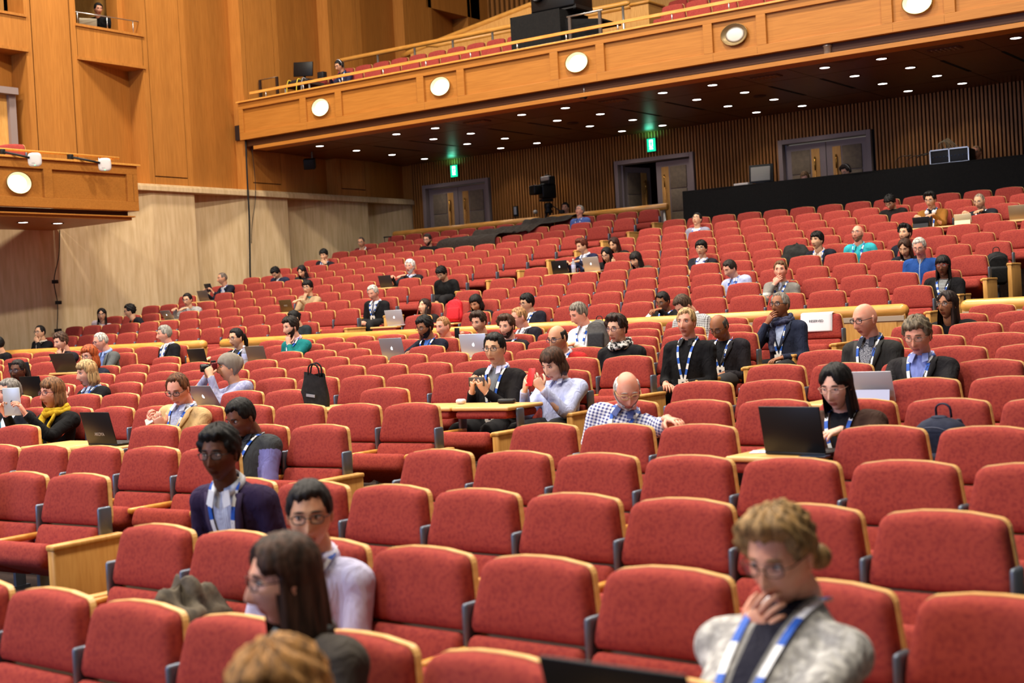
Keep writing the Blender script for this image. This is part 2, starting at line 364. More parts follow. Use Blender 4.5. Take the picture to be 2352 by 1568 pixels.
# ---- left box with its front, soffit, rail
XB=-20.69
bx=MB()
bx.box(XB-.12,XB,11.5,17.75,Z(3.06),Z(3.22)); bx.box(XB-.12,XB,11.5,17.75,Z(2.38),Z(2.55)); bx.box(XB-.12,XB-.055,11.5,17.75,Z(2.5),Z(3.1))
for a,b in((17.5,17.64),(17.65,17.75),(15.65,15.83),(14.42,14.6)): bx.box(XB-.1,XB,a,b,Z(2.55),Z(3.06))
bx.box(XB-.3,XB+.05,11.5,17.8,Z(3.22),Z(3.255),2)
bx.box(XW,XB-.1,17.63,17.75,Z(2.38),Z(3.22)); bx.box(XW,XB-.15,11.5,17.6,Z(2.24),Z(2.38),3)
bx.box(XW,XB-.0,11.5,17.56,Z(2.20),Z(2.26),0); bx.box(XW,XB+.06,11.5,17.6,Z(2.25),Z(2.275),0)
struct(bx,'wall_box',[M_WOODF,M_DARKWD,M_RAIL,plain((58,26,12),.6)],.004)
oval_lamp('wall_lamp','glowing oval lamp in the front of the left side box',(XB-.006,15.13,Z(2.79)),'x')
for yy,w in((15.83,'left'),(16.58,'right')):
    t=thing('downlight','white downlight under the left side box, %s of the pair'%w,'downlight',(-21.6,yy,Z(2.20)),'downlights under the side box')
    for nm,me in _dlm:
        o=bpy.data.objects.new(nm,me); COL.objects.link(o); o.parent=t
rl=MB().tube([(XB-.1,11.5,Z(3.37)),(XB-.1,17.42,Z(3.37))],.022,8); rl.tube([(XB-.1,17.3,Z(3.35)),(XB-1.6,17.3,Z(3.35))],.018,8)
t=thing('box_handrail','thin pale wooden handrail above the left side box front','handrail',(XB-.1,15,Z(3.25)))
rl.build('rail',M_RAIL,t)
for yy in (12.5,14.0,15.5,16.95): MB().tube([(XB-.1,yy,Z(3.25)),(XB-.1,yy,Z(3.36))],.015,6).build('rail_post',M_STEEL,t)
# ---- barrier walls with bullnose rails between the two seating banks
def barrier(nm,lab,xa,ya,xb,yb,ztop):
    d=Vector((xb-xa,yb-ya,0)); L=d.length; h=math.degrees(atan2(d.y,d.x)); Mx=rotz(h); c=Vector(((xa+xb)/2,(ya+yb)/2,0))
    t=thing(nm,lab,'barrier',(c.x,c.y,Z(-1.14)))
    w=MB(); w.obox((c.x,c.y,ztop-.56),(L/2-.02,.05,.52),Mx,0); w.obox(c+Mx@Vector((0,-.055,ztop-.16)),(L/2-.03,.012,.03),Mx,1)
    k=-L/2+.1
    while k<L/2-.2:
        q=min(k+1.5,L/2-.1); w.obox(c+Mx@Vector(((k+q)/2,-.052,ztop-.62)),((q-k)/2-.02,.008,.42),Mx,0); k+=1.5
    w.build('barrier_panel',[M_WOODE,plain((170,150,130),.5)],t,.004)
    a=Vector((xa,ya,ztop-.075)); b=Vector((xb,yb,ztop-.075)); e=(b-a).normalized()
    MB().tube([a,a+e*.02,a+e*.07,b-e*.07,b-e*.02,b],[.03,.06,.078,.078,.06,.03],14).build('handrail',M_RAIL,t)
barrier('wooden_barrier','long panelled wooden barrier with rounded top rail behind the front bank',-16.25,15.42,-5.25,15.42,Z(-.10))
barrier('wooden_barrier','short panelled wooden barrier behind the far left front seats',-22.9,14.75,-16.55,15.38,Z(-.10))
barrier('wooden_barrier','panelled wooden barrier at the right edge behind the right block',-4.62,15.3,-.5,15.1,Z(-.09))
# ---- rail behind the last rows
for a,b,lab in((-22.44,-18.02,'left piece of the thick round wooden rail behind the last rows'),(-17.72,-14.6,'right piece of the thick round wooden rail behind the last rows')):
    t=thing('round_rail',lab,'rail',((a+b)/2,27.4,Z(1.17)),'round rails behind the last rows')
    MB().tube([(a,27.4,Z(2.235)),(a+.02,27.4,Z(2.235)),(b-.02,27.4,Z(2.235)),(b,27.4,Z(2.235))],[.06,.078,.078,.06],14).build('rail',M_RAIL,t)
    for xx in (a+.3,(a+b)/2,b-.1): MB().tube([(xx,27.4,Z(1.17)),(xx,27.4,Z(2.17))],.035,10).build('rail_post',M_STEEL,t)
# ================================================================ seats
def outline(grow=0):
    P=[]; hb,ht,zb,zt=.267+grow,.230+grow,.712-grow,.98+grow
    P+=[(-hb+.015,zb),(hb-.015,zb),(hb,zb+.015),(hb,.76)]
    c=(ht-.045,zt-.06)
    for k in range(6):
        a=radians(8+82*k/5); P.append((c[0]+.052*cos(a)-.004*(1-k/5),c[1]+.052*sin(a)))
    P+=[(.09,zt+.005),(0,zt+.0075),(-.09,zt+.005)]
    for k in range(6):
        a=radians(90+82*k/5); P.append((-c[0]+.052*cos(a)+.004*k/5,c[1]+.052*sin(a)))
    P+=[(-hb,.76),(-hb,zb+.015)]
    return P
RC=.16
def lean(z): return -(HB-z)*RC
def scaled(P,k,cz=.85): return [(x*(1-k/.26),cz+(z-cz)*(1-k/.134)) for x,z in P]
def back_cushion(mb,mi):
    O=outline()
    lev=[(0,.0),(0,-.040),(.005,-.055),(.016,-.066),(.04,-.072),(.09,-.075)]
    mb.loft([[(x,lean(z)+d,z) for x,z in scaled(O,k)] for k,d in lev][::-1],mi,True)
    mb.rbox((0,lean(.62)-.062,.615),(.258,.045,.094),.035,Matrix.Rotation(-.34,3,'X'),mi,3)
def shell(mb,mi):
    O=outline(.0035)
    mb.loft([[(x,lean(z)+d,z) for x,z in O] for d in (.024,-.001)],mi,True,False)
    mb.obox((0,lean(.6)+.010,.60),(.262,.012,.16),Matrix.Rotation(-RC,3,'X'),mi)
def pan(mb,mi,up):
    a=radians(22 if up else 2); Mx=Matrix.Rotation(-a,3,'X')
    c=Vector((0,-.11,.475 if up else .44))+Mx@Vector((0,-.185,.0))
    mb.rbox(c,(.248,.205,.066),.045,Mx,mi,4)
def standard(mb,x,mi,mw):
    mb.box(x-.014,x+.014,-.13,-.05,0,.64,mi); mb.box(x-.02,x+.02,-.34,-.02,0,.02,mi)
    mb.rbox((x,-.075,.735),(.014,.045,.085),.013,None,mi,2)
    mb.rbox((x,-.25,.645),(.024,.20,.018),.012,None,mw,2)
def endp(mb,x,s,mi):
    mb.rbox((x+s*.03,-.235,.325),(.03,.235,.325),.012,None,mi,2)
    mb.rbox((x+s*.03,-.235,.655),(.036,.24,.016),.01,None,mi,2)
def tabletop(mb,mi):
    mb.rbox((0,.02,.822),(.270,.24,.015),.012,None,mi,3)
SM=dict(back=lambda:(lambda m:(back_cushion(m,0),m)[1])(MB()),)
def _mesh(fn,*a,mats=None,name='m'):
    m=MB(); fn(m,*a); return m.mesh(name,mats)
ME_BACK=_mesh(back_cushion,0,mats=[M_SEAT],name='backrest'); ME_SHELL=_mesh(shell,0,mats=[M_WOODL],name='back_shell')
ME_UP=_mesh(pan,0,True,mats=[M_SEAT],name='seat_pan'); ME_DN=_mesh(pan,0,False,mats=[M_SEAT],name='seat_pan')
ME_STR=_mesh(standard,SW/2,0,1,mats=[M_METAL,M_RAIL],name='arm_standard'); ME_STL=_mesh(standard,-SW/2,0,1,mats=[M_METAL,M_RAIL],name='arm_standard')
ME_ENDR=_mesh(endp,SW/2+.012,1,0,mats=[M_WOODE],name='end_panel'); ME_ENDL=_mesh(endp,-SW/2-.012,-1,0,mats=[M_WOODE],name='end_panel')
def _tb(m): m.rbox((0,.0,.775),(.245,.21,.03),.025,None,0,3)
ME_TTOP=_mesh(tabletop,0,mats=[M_WOODL],name='table_top'); ME_TUND=_mesh(_tb,mats=[M_SEAT],name='folded_backrest')
# who sits where, which backs are folded flat into writing tables
OCC=set(); TABLES=set()
# ================================================================ people
def sm(a,b,x):
    t=min(max((x-a)/(b-a),0),1); return t*t*(3-2*t)
def g2(dx,dz,sx,sz): return exp(-(dx/sx)**2-(dz/sz)**2)
def head_point(a,t,F):           # a: azimuth (0 = face, + towards +x), t: latitude; head faces -y
    ct=cos(t); z=.120*sin(t); x=.0765*F.get('w',1)*sin(a)*ct**.92; y=-.097*cos(a)*ct**.90
    fr=max(0,cos(a))
    k=sm(0,-.118,z)
    x*=1-.30*k**1.25
    if y>0: y*=1-.50*sm(.01,-.085,z); y+=.006
    else: y*=1-.06*k; 
    if y<0: y=max(y,-.094-.0) if abs(x)<.03 else y
    # features, only on the front half
    if cos(a)>.15:
        nw=F.get('nose',1)
        if -.062<z<.036:
            h=.0275*nw*(sm(.040,-.030,z))*(1-sm(-.036,-.050,z))
            y-=h*exp(-(x/(.0085+.0055*sm(.0,-.034,z)))**2)
        y-=.0045*g2(abs(x)-.024,z-.040,.022,.010)
        y+=.0115*g2(abs(x)-.032,z-.018,.017,.0115)
        y-=.004*g2(abs(x)-.047,z+.014,.018,.018)
        y-=.0065*g2(x,z+.060,.024,.006)+.0058*g2(x,z+.0725,.020,.0058)
        y+=.0045*g2(x,z+.0662,.024,.0028)
        y+=.004*g2(x,z+.085,.02,.006)
        y-=.009*g2(x,z+.104,.022,.014)
    return Vector((x,y,z))
_na,_nt=60,48
_AZ=[]
for i in range(_na):
    u=i/_na*2*pi-pi; _AZ.append(u-.62*sin(u))   # denser at the face
_LT=[-pi/2+pi*(j+.5)/_nt for j in range(_nt)]
def head_mesh(mb,F,M,c,mats,lod=1):
    # mats: skin, lip, white, iris, brow
    st=1 if lod else 2
    az=_AZ[::st]; lt=_LT[::st]; n=len(az); vs=[];ms=[]
    P=[[head_point(a,t,F) for a in az] for t in lt]
    for row in P: vs+=row
    vs+= [Vector((0,.0,-.120)),Vector((0,0,.120))]
    fs=[];mi=[]
    for j in range(len(lt)-1):
        for i in range(n):
            f=(j*n+i,j*n+(i+1)%n,(j+1)*n+(i+1)%n,(j+1)*n+i); q=(vs[f[0]]+vs[f[2]])/2
            lip=q.y<-.07 and abs(q.x)<.0235-.35*abs(q.z+.0665) and -.0775<q.z<-.0565
            fs.append(f); mi.append(mats[1] if lip else mats[0])
    L=(len(lt)-1)*n
    for i in range(n): fs.append((len(vs)-2,(i+1)%n,i)); mi.append(mats[0]); fs.append((len(vs)-1,L+i,L+(i+1)%n)); mi.append(mats[0])
    o=len(mb.v); S=F.get('S',1)
    mb.v+=[tuple(c+M@(v*S)) for v in vs]
    for f,m in zip(fs,mi): mb.f.append(tuple(k+o for k in f)); mb.m.append(m); mb.s.append(True)
    X=lambda v: c+M@(Vector(v)*S)
    for s in (-1,1):
        op=F.get('eyes',1)
        if op:
            mb.ell(X((s*.0315,-.0775,.0175)),(.0135*S,.0095*S,(.0072 if op==1 else .004)*S),M,10,6,mats[2])
            mb.ell(X((s*.0315+F.get('gaze',-.002),-.0845,.0172)),(.0056*S,.0042*S,(.0062 if op==1 else .0036)*S),M,8,5,mats[3])
        zz=.0245 if op else .0135
        mb.tube([X((s*(.0315+.0155*q),-.0872+.009*q*q,zz-.0045*q*q-(0 if op else .0025*(1-q*q)))) for q in(-1,-.5,0,.5,1)],.0017*S,5,mats[3])
        mb.tube([X((s*(.032+.019*q),-.0925+.011*(.5+q*.5)**2,.0375+.003*(1-q*q)-.002*q)) for q in(-1,-.5,0,.5,1)],[.0022*S,.0036*S,.0036*S,.003*S,.0015*S],5,mats[4])
        # ear
        E=M@Euler((radians(-12),0,radians(s*18))).to_matrix()
        ec=X((s*.0765*F.get('w',1),.010,.004)); mb.ell(ec,(.0085*S,.0175*S,.031*S),E,10,8,mats[0]); mb.ell(X((s*.078*F.get('w',1),.006,-.018)),(.007*S,.010*S,.012*S),E,8,6,mats[0])
def hand_mesh(mb,W,D,Nn,side,mi,curl=.5,S=1,spread=.06,thumb=.55,lod=1):
    # W wrist, D direction wrist->fingers, Nn back-of-hand normal
    D=D.normalized(); Nn=(Nn-D*Nn.dot(D)).normalized(); A=D.cross(Nn)*side      # A points to the thumb side
    X=lambda d,a,h: W+(D*d+A*a+Nn*h)*S
    mb.loft([[X(d,w*cos(q),h*sin(q)-.002) for q in [2*pi*k/10 for k in range(10)]] for d,w,h in((-.03,.026,.021),(0,.027,.020),(.03,.036,.018),(.06,.042,.0165),(.085,.041,.015),(.094,.036,.011))],mi)
    ln=[.078,.087,.081,.064]; off=[.030,.010,-.011,-.031]
    for k in range(4):
        b=X(.088-.004*abs(k-1),off[k],0); ang=spread*(1.5-k); c=curl*(1+.12*k); p=[b]; dd=ang
        for q,fr in enumerate((.45,.31,.24)):
            t=c*(q+.6); d=D*cos(t)+A*sin(dd)*.8-Nn*sin(t); d.normalize(); p.append(p[-1]+d*ln[k]*fr*S)
        mb.tube(p,[.0092*S,.0088*S,.0078*S,.0052*S],7 if lod else 5,mi)
    b=X(.022,.026,-.004); t1=b+(D*.55+A*.75-Nn*.35*thumb*2).normalized()*.040*S; t2=t1+(D*.85+A*.35-Nn*thumb).normalized()*.032*S; t3=t2+(D*.95+A*.05-Nn*thumb).normalized()*.022*S
    mb.tube([b,t1,t2,t3],[.0135*S,.0115*S,.0098*S,.006*S],7,mi)
def hair_mesh(style,F,seed,M,c,mb,mi=0):
    S=F.get('S',1); R=random.Random(seed)
    st=dict(short=(.082,.0,-.055,.015),crop=(.084,.01,-.05,.008),thick=(.074,.0,-.06,.022),fringe=(.052,-.005,-.06,.022),shaved=(.3,.3,.3,.002),
            bald=(.2,-.005,-.055,.010),receding=(.094,.0,-.055,.012),bob=(.060,-.03,-.09,.022),long=(.080,-.03,-.09,.018),fringelong=(.040,-.03,-.09,.020),
            tied=(.080,-.0,-.06,.013),afro=(.076,.0,-.045,.026),quiff=(.080,.01,-.05,.022),buzz=(.084,.01,-.05,.004),beanie=(.034,-.015,-.08,.022))[style]
    zf,zs,zb,th=st; na,ntt=56,34; ph=R.random()*6; q1=R.uniform(9,14); part=R.choice((-1,1))*.02
    def line(a):
        jit=.0035*sin(11*a+ph)+.002*sin(29*a+2*ph); a0_=a; a=abs(a)
        if style=='long': return (.088-.058*sm(radians(4),radians(52),a)+jit) if a<radians(66) else zs+(.03-zs)*sm(radians(88),radians(66),a) if a<radians(88) else zs+(zb-zs)*sm(radians(88),radians(118),a)
        if style=='bald':
            return .2 if a<radians(62) else .2+( -.005-.2)*sm(radians(60),radians(78),a) if a<radians(78) else (zs if a<radians(95) else zs+(zb-zs)*sm(radians(95),radians(125),a))
        if a<radians(48): return zf+jit*(1 if style!='beanie' else 0)-(.012*sm(-.3,.6,a0_*part/.02) if style in('short','thick','bob') else 0)
        if a<radians(66): return zf+(.012-zf)*sm(radians(48),radians(66),a)
        if a<radians(80): return .012+(zs-.012)*sm(radians(66),radians(80),a)
        return zs+(zb-zs)*sm(radians(88),radians(118),a)
    pts={}; vis={}
    for j in range(ntt):
        t=-pi/2*.78+(pi/2*1.78)*(j/(ntt-1)); t=min(t,pi/2-.02)
        for i in range(na):
            a=2*pi*i/na-pi; p=head_point(a,t,F); 
            base=head_point(a,t,{**F,'nose':0}); d=p.z-line(a); top=sm(-.02,.09,p.z)
            if style=='bald': top=.25; d=min(d,(.072-p.z)*1.2)
            k=sm(-.003,.016,d)
            h=th*(.45+.75*top)*k-.006*(1-k)
            if style=='quiff' and p.y<0: h+=.022*top*k*sm(.02,-.06,p.y)
            if style in('thick','quiff','fringe','afro'): h+=k*.006*sin(q1*a+ph+7*p.z/.05)*(.5+top*.5)
            if style!='beanie': h+=k*.0024*sin(37*a+ph*3+60*p.x)+k*.0018*R.uniform(-1,1)
            n=Vector((base.x/.0765**2,base.y/.095**2,(base.z)/.12**2)).normalized()
            pts[i,j]=base+n*h; vis[i,j]=d>-.010
    idx={}; vs=[]; fs=[]
    for j in range(ntt-1):
        for i in range(na):
            q=[(i,j),((i+1)%na,j),((i+1)%na,j+1),(i,j+1)]
            if any(vis[k] for k in q):
                for k in q:
                    if k not in idx: idx[k]=len(vs); vs.append(pts[k])
                fs.append(tuple(idx[k] for k in q))
    if vis[0,ntt-1]:
        vs.append(Vector((0,.004,.120+th*1.05 if style!='bald' else .118))); tp=len(vs)-1
        if style!='bald': fs+=[(idx[i,ntt-1],idx[(i+1)%na,ntt-1],tp) for i in range(na) if (i,ntt-1) in idx and ((i+1)%na,ntt-1) in idx]
    mb.add([c+M@(v*S) for v in vs],fs,mi,True)
    # hanging curtains
    ln=F.get('hairlen',0) or {'bob':.12,'long':.24,'fringelong':.24}.get(style,0)
    if ln:
        a0=radians(58 if style=='bob' else 52); nu,nv=44,12
        for lay in (0,1):
            def fn(u,v):
                a=a0+(2*pi-2*a0)*u; z0=.03; z=z0-(ln+.03)*v
                rx,ry=.083+.012*v+(.010 if style=='bob' else .0)*sin(pi*v),.098+.006*v
                if style=='bob': rx-=.018*sm(.75,1,v); ry-=.02*sm(.75,1,v)
                w=.0035*sin(23*u*pi+ph+2*v)+.002*sin(61*u+ph)
                if ln>.2: w+=.008*v*sin(9*u*pi+ph+5*v)
                rr=1-lay*.16*(.5+.5*v)
                fro=sm(radians(100),radians(55),min(a,2*pi-a))
                return c+M@(Vector(((rx*rr+w)*sin(a),-(ry*rr+w)*cos(a)+.012-fro*.0*v,z+.01*sin(31*u))) *S)
            mb.grid(nu,nv,fn,mi)
    if style=='tied' and F.get('tail'):
        mb.tube([c+M@(Vector(p)*S) for p in((0,.085,.03),(0,.125,.02),(.01,.14,-.05),(.015,.13,-.13),(.01,.12,-.17))],[.02*S,.028*S,.032*S,.024*S,.006*S],10,mi)
    if F.get('bun'): mb.ell(c+M@(Vector((F.get('bx',0),.10,F['bun']))*S),(.038*S,.034*S,.036*S),M,14,10,mi)
    if style=='beanie':
        mb.ell(c+M@(Vector((0,.075,.03))*S),(.062*S,.055*S,.078*S),M@Matrix.Rotation(-.5,3,'X'),16,12,mi)
def beard_mesh(F,M,c,mb,long=0):
    S=F.get('S',1); idx={};vs=[];fs=[]
    na,ntt=40,20
    def ok(a,p): 
        if abs(p.x)<.021 and -.0785<p.z<-.0555: return False
        if p.z>-.045 and abs(a)<radians(38) : return False
        return p.z<-.042+.05*sm(radians(45),radians(85),abs(a))
    P={}
    for j in range(ntt):
        t=-pi/2*.93+(pi/2*.95)*j/(ntt-1)
        for i in range(na):
            a=radians(-88)+radians(176)*i/(na-1); p=head_point(a,t,F); n=Vector((p.x,p.y,p.z*.4)).normalized()
            P[i,j]=(a,p,p+n*(.005+.004*long*sm(-.06,-.1,p.z)))
    for j in range(ntt-1):
        for i in range(na-1):
            q=[(i,j),(i+1,j),(i+1,j+1),(i,j+1)]
            if all(ok(P[k][0],P[k][1]) for k in q):
                for k in q:
                    if k not in idx: idx[k]=len(vs); vs.append(c+M@(P[k][2]*S))
                fs.append(tuple(idx[k] for k in q))
    mb.add(vs,fs,0,True)
M_LENS,_t,_b=nt('spectacle_lens'); _b.inputs['Base Color'].default_value=(1,1,1,1); _b.inputs['Alpha'].default_value=.06; _b.inputs['Roughness'].default_value=.05
def glasses_mesh(F,M,c,mb,rim=.002):
    S=F.get('S',1); X=lambda p: c+M@(Vector(p)*S)
    for s in(-1,1):
        ring=[]
        for k in range(16):
            a=2*pi*k/16; u=.0235*(abs(cos(a))**.7)*(1 if cos(a)>0 else -1); v=.0165*(abs(sin(a))**.7)*(1 if sin(a)>0 else -1)
            ring.append(X((s*.0335+u,-.1035+.0055*((s*.0335+u)/.04)**2,.0145+v)))
        mb.tube(ring+ring[:2],rim*S,5,0,False); mb.add(ring,[tuple(range(16))],1)
        mb.tube([X((s*.0565,-.094,.019)),X((s*.0745*F.get('w',1),-.075,.019)),X((s*.0815*F.get('w',1),.0,.017)),X((s*.081*F.get('w',1),.014,.006))],rim*S,5,0)
    mb.tube([X((-.011,-.1045,.019)),X((0,-.109,.021)),X((.011,-.1045,.019))],rim*S,5,0)
# ---- clothes: one shader per outfit, drawn in the torso's own coordinates stored on the mesh
def outfit_mat(O):
    m,t,b=nt('outfit'); N=t.nodes; L=t.links
    at=N.new('ShaderNodeAttribute'); at.attribute_name='tl'; sp=N.new('ShaderNodeSeparateXYZ'); L.new(at.outputs['Vector'],sp.inputs[0])
    arm=N.new('ShaderNodeAttribute'); arm.attribute_name='arm'
    def math(op,a,b_=None,cl=False):
        n=N.new('ShaderNodeMath'); n.operation=op; n.use_clamp=cl
        for i,v in enumerate((a,b_)):
            if v is None: continue
            if isinstance(v,(int,float)): n.inputs[i].default_value=v
            else: L.new(v,n.inputs[i])
        return n.outputs[0]
    def mix(f,a,b_):
        n=N.new('ShaderNodeMix'); n.data_type='RGBA'
        for s,v in((n.inputs[0],f),(n.inputs[6],a),(n.inputs[7],b_)):
            if isinstance(v,tuple): s.default_value=v
            elif isinstance(v,(int,float)): s.default_value=v
            else: L.new(v,s)
        return n.outputs[2]
    x,y,z=sp.outputs; ax=math('ABSOLUTE',x)
    tc=N.new('ShaderNodeTexCoord')
    no=N.new('ShaderNodeTexNoise'); no.inputs['Scale'].default_value=O.get('ns',22); no.inputs['Detail'].default_value=4; L.new(tc.outputs['Object'],no.inputs['Vector'])
    def pat(cn,kind,c2):
        base=lin(cn)
        if kind=='check':
            k=O.get('pk',.014); fx=math('GREATER_THAN',math('FRACT',math('DIVIDE',math('ADD',x,9),k)),.5); fz=math('GREATER_THAN',math('FRACT',math('DIVIDE',math('ADD',z,9),k)),.5)
            return mix(math('MULTIPLY',math('ADD',fx,fz),.5),base,lin(c2))
        if kind=='hstripe':
            k=O.get('pk',.03); return mix(math('GREATER_THAN',math('FRACT',math('DIVIDE',math('ADD',z,9),k)),.6),base,lin(c2))
        if kind=='vstripe':
            k=O.get('pk',.012); return mix(math('GREATER_THAN',math('FRACT',math('DIVIDE',math('ADD',x,9),k)),.6),base,lin(c2))
        if kind=='paisley':
            w=N.new('ShaderNodeTexVoronoi'); w.inputs['Scale'].default_value=55; L.new(tc.outputs['Object'],w.inputs['Vector'])
            return mix(math('GREATER_THAN',math('FRACT',math('MULTIPLY',w.outputs['Distance'],4)),.55),base,lin(c2))
        if kind=='heather': return mix(math('MULTIPLY',math('SUBTRACT',no.outputs['Fac'],.42),5,True),base,lin(c2))
        return base
    col=pat(O['c'],O.get('p'),O.get('c2',(255,255,255)))
    zt=O.get('top',.52)
    if O.get('ac'): col=mix(math('GREATER_THAN',arm.outputs['Fac'],.5),col,lin(O['ac']))
    front=math('MULTIPLY',math('LESS_THAN',y,.02),math('LESS_THAN',arm.outputs['Fac'],.5))
    if O.get('v'):                   # open front: V from z=v[0] (bottom) to the neck, half width v[1] at the top
        zb,hw=O['v'][:2]
        wz=math('MULTIPLY',math('SUBTRACT',z,zb),hw/(zt-zb))
        inn=math('MULTIPLY',front,math('LESS_THAN',ax,wz))
        ic=pat(O.get('ic',(235,235,240)),O.get('ip'),O.get('ic2',(120,130,190)))
        if O.get('tie'):
            ic=mix(math('LESS_THAN',ax,.022),ic,lin(O['tie']))
        lap=math('MULTIPLY',front,math('LESS_THAN',math('ABSOLUTE',math('SUBTRACT',ax,wz)),.005))
        dark=tuple(v*.55 for v in lin(O['c'])[:3])+(1,)
        col=mix(inn,col,ic); col=mix(lap,col,dark)
    if O.get('zip'): col=mix(math('MULTIPLY',front,math('LESS_THAN',ax,.005)),col,lin(O['zip']))
    if O.get('band'):                # chest stripe
        bz,bh,bc=O['band']; col=mix(math('LESS_THAN',math('ABSOLUTE',math('SUBTRACT',z,bz)),bh),col,lin(bc))
    if isinstance(col,tuple): b.inputs['Base Color'].default_value=col
    else: L.new(col,b.inputs['Base Color'])
    b.inputs['Roughness'].default_value=O.get('r',.85); b.inputs['Specular IOR Level'].default_value=.15
    mp=N.new('ShaderNodeMapping'); mp.inputs['Scale'].default_value=(1,1,.45); L.new(tc.outputs['Object'],mp.inputs[0])
    n2=N.new('ShaderNodeTexNoise'); n2.inputs['Scale'].default_value=14; n2.inputs['Detail'].default_value=2; n2.inputs['Distortion'].default_value=1.2; L.new(mp.outputs[0],n2.inputs['Vector'])
    bp=N.new('ShaderNodeBump'); bp.inputs['Strength'].default_value=.55; bp.inputs['Distance'].default_value=.03; L.new(n2.outputs['Fac'],bp.inputs['Height']); L.new(bp.outputs[0],b.inputs['Normal'])
    return m
_skin={}
def skin_mat(c):
    if c in _skin: return _skin[c]
    d=tuple(max(0,v-12) for v in c); m=noisy('skin',(c[0],int(c[1]*.93),int(c[2]*.90)),c,24,.52,spec=.35); _skin[c]=m; return m
_hair={}
def hair_mat(c):
    if c in _hair: return _hair[c]
    k=.62; m=noisy('hair',tuple(int(v*k) for v in c),tuple(min(255,int(v*1.25)+4) for v in c),60,.55,(1,1,.12),bump=.4,spec=.2); _hair[c]=m; return m
def catmull(P,n=5):
    P=[Vector(p) for p in P]; Q=[P[0]*2-P[1]]+P+[P[-1]*2-P[-2]]; out=[]
    for i in range(1,len(Q)-2):
        for k in range(n):
            t=k/n; a,b,c,d=Q[i-1:i+3]
            out.append(.5*((2*b)+(c-a)*t+(2*a-5*b+4*c-d)*t*t+(3*b-a-3*c+d)*t**3))
    out.append(P[-1]); return out
def ik(S_,T,l1,l2,hint):
    d=T-S_; L=d.length; mx=(l1+l2)*.985
    if L>mx: T=S_+d*(mx/L); d=T-S_; L=mx
    L=max(L,abs(l1-l2)+.02); a=(l1*l1-l2*l2+L*L)/(2*L); h=sqrt(max(l1*l1-a*a,0)); u=d.normalized(); p=hint-u*hint.dot(u)
    if p.length<1e-4: p=Vector((0,0,-1))
    return S_+u*a+p.normalized()*h, T
M_LANW=plain((232,234,238),.6); M_LANB=plain((40,92,190),.6); M_CARD=plain((236,230,222),.5); M_CARDB=plain((90,140,205),.5)
M_EYEW=plain((225,220,215),.35); M_IRIS=plain((38,26,20),.25)
PEOPLE_N=0
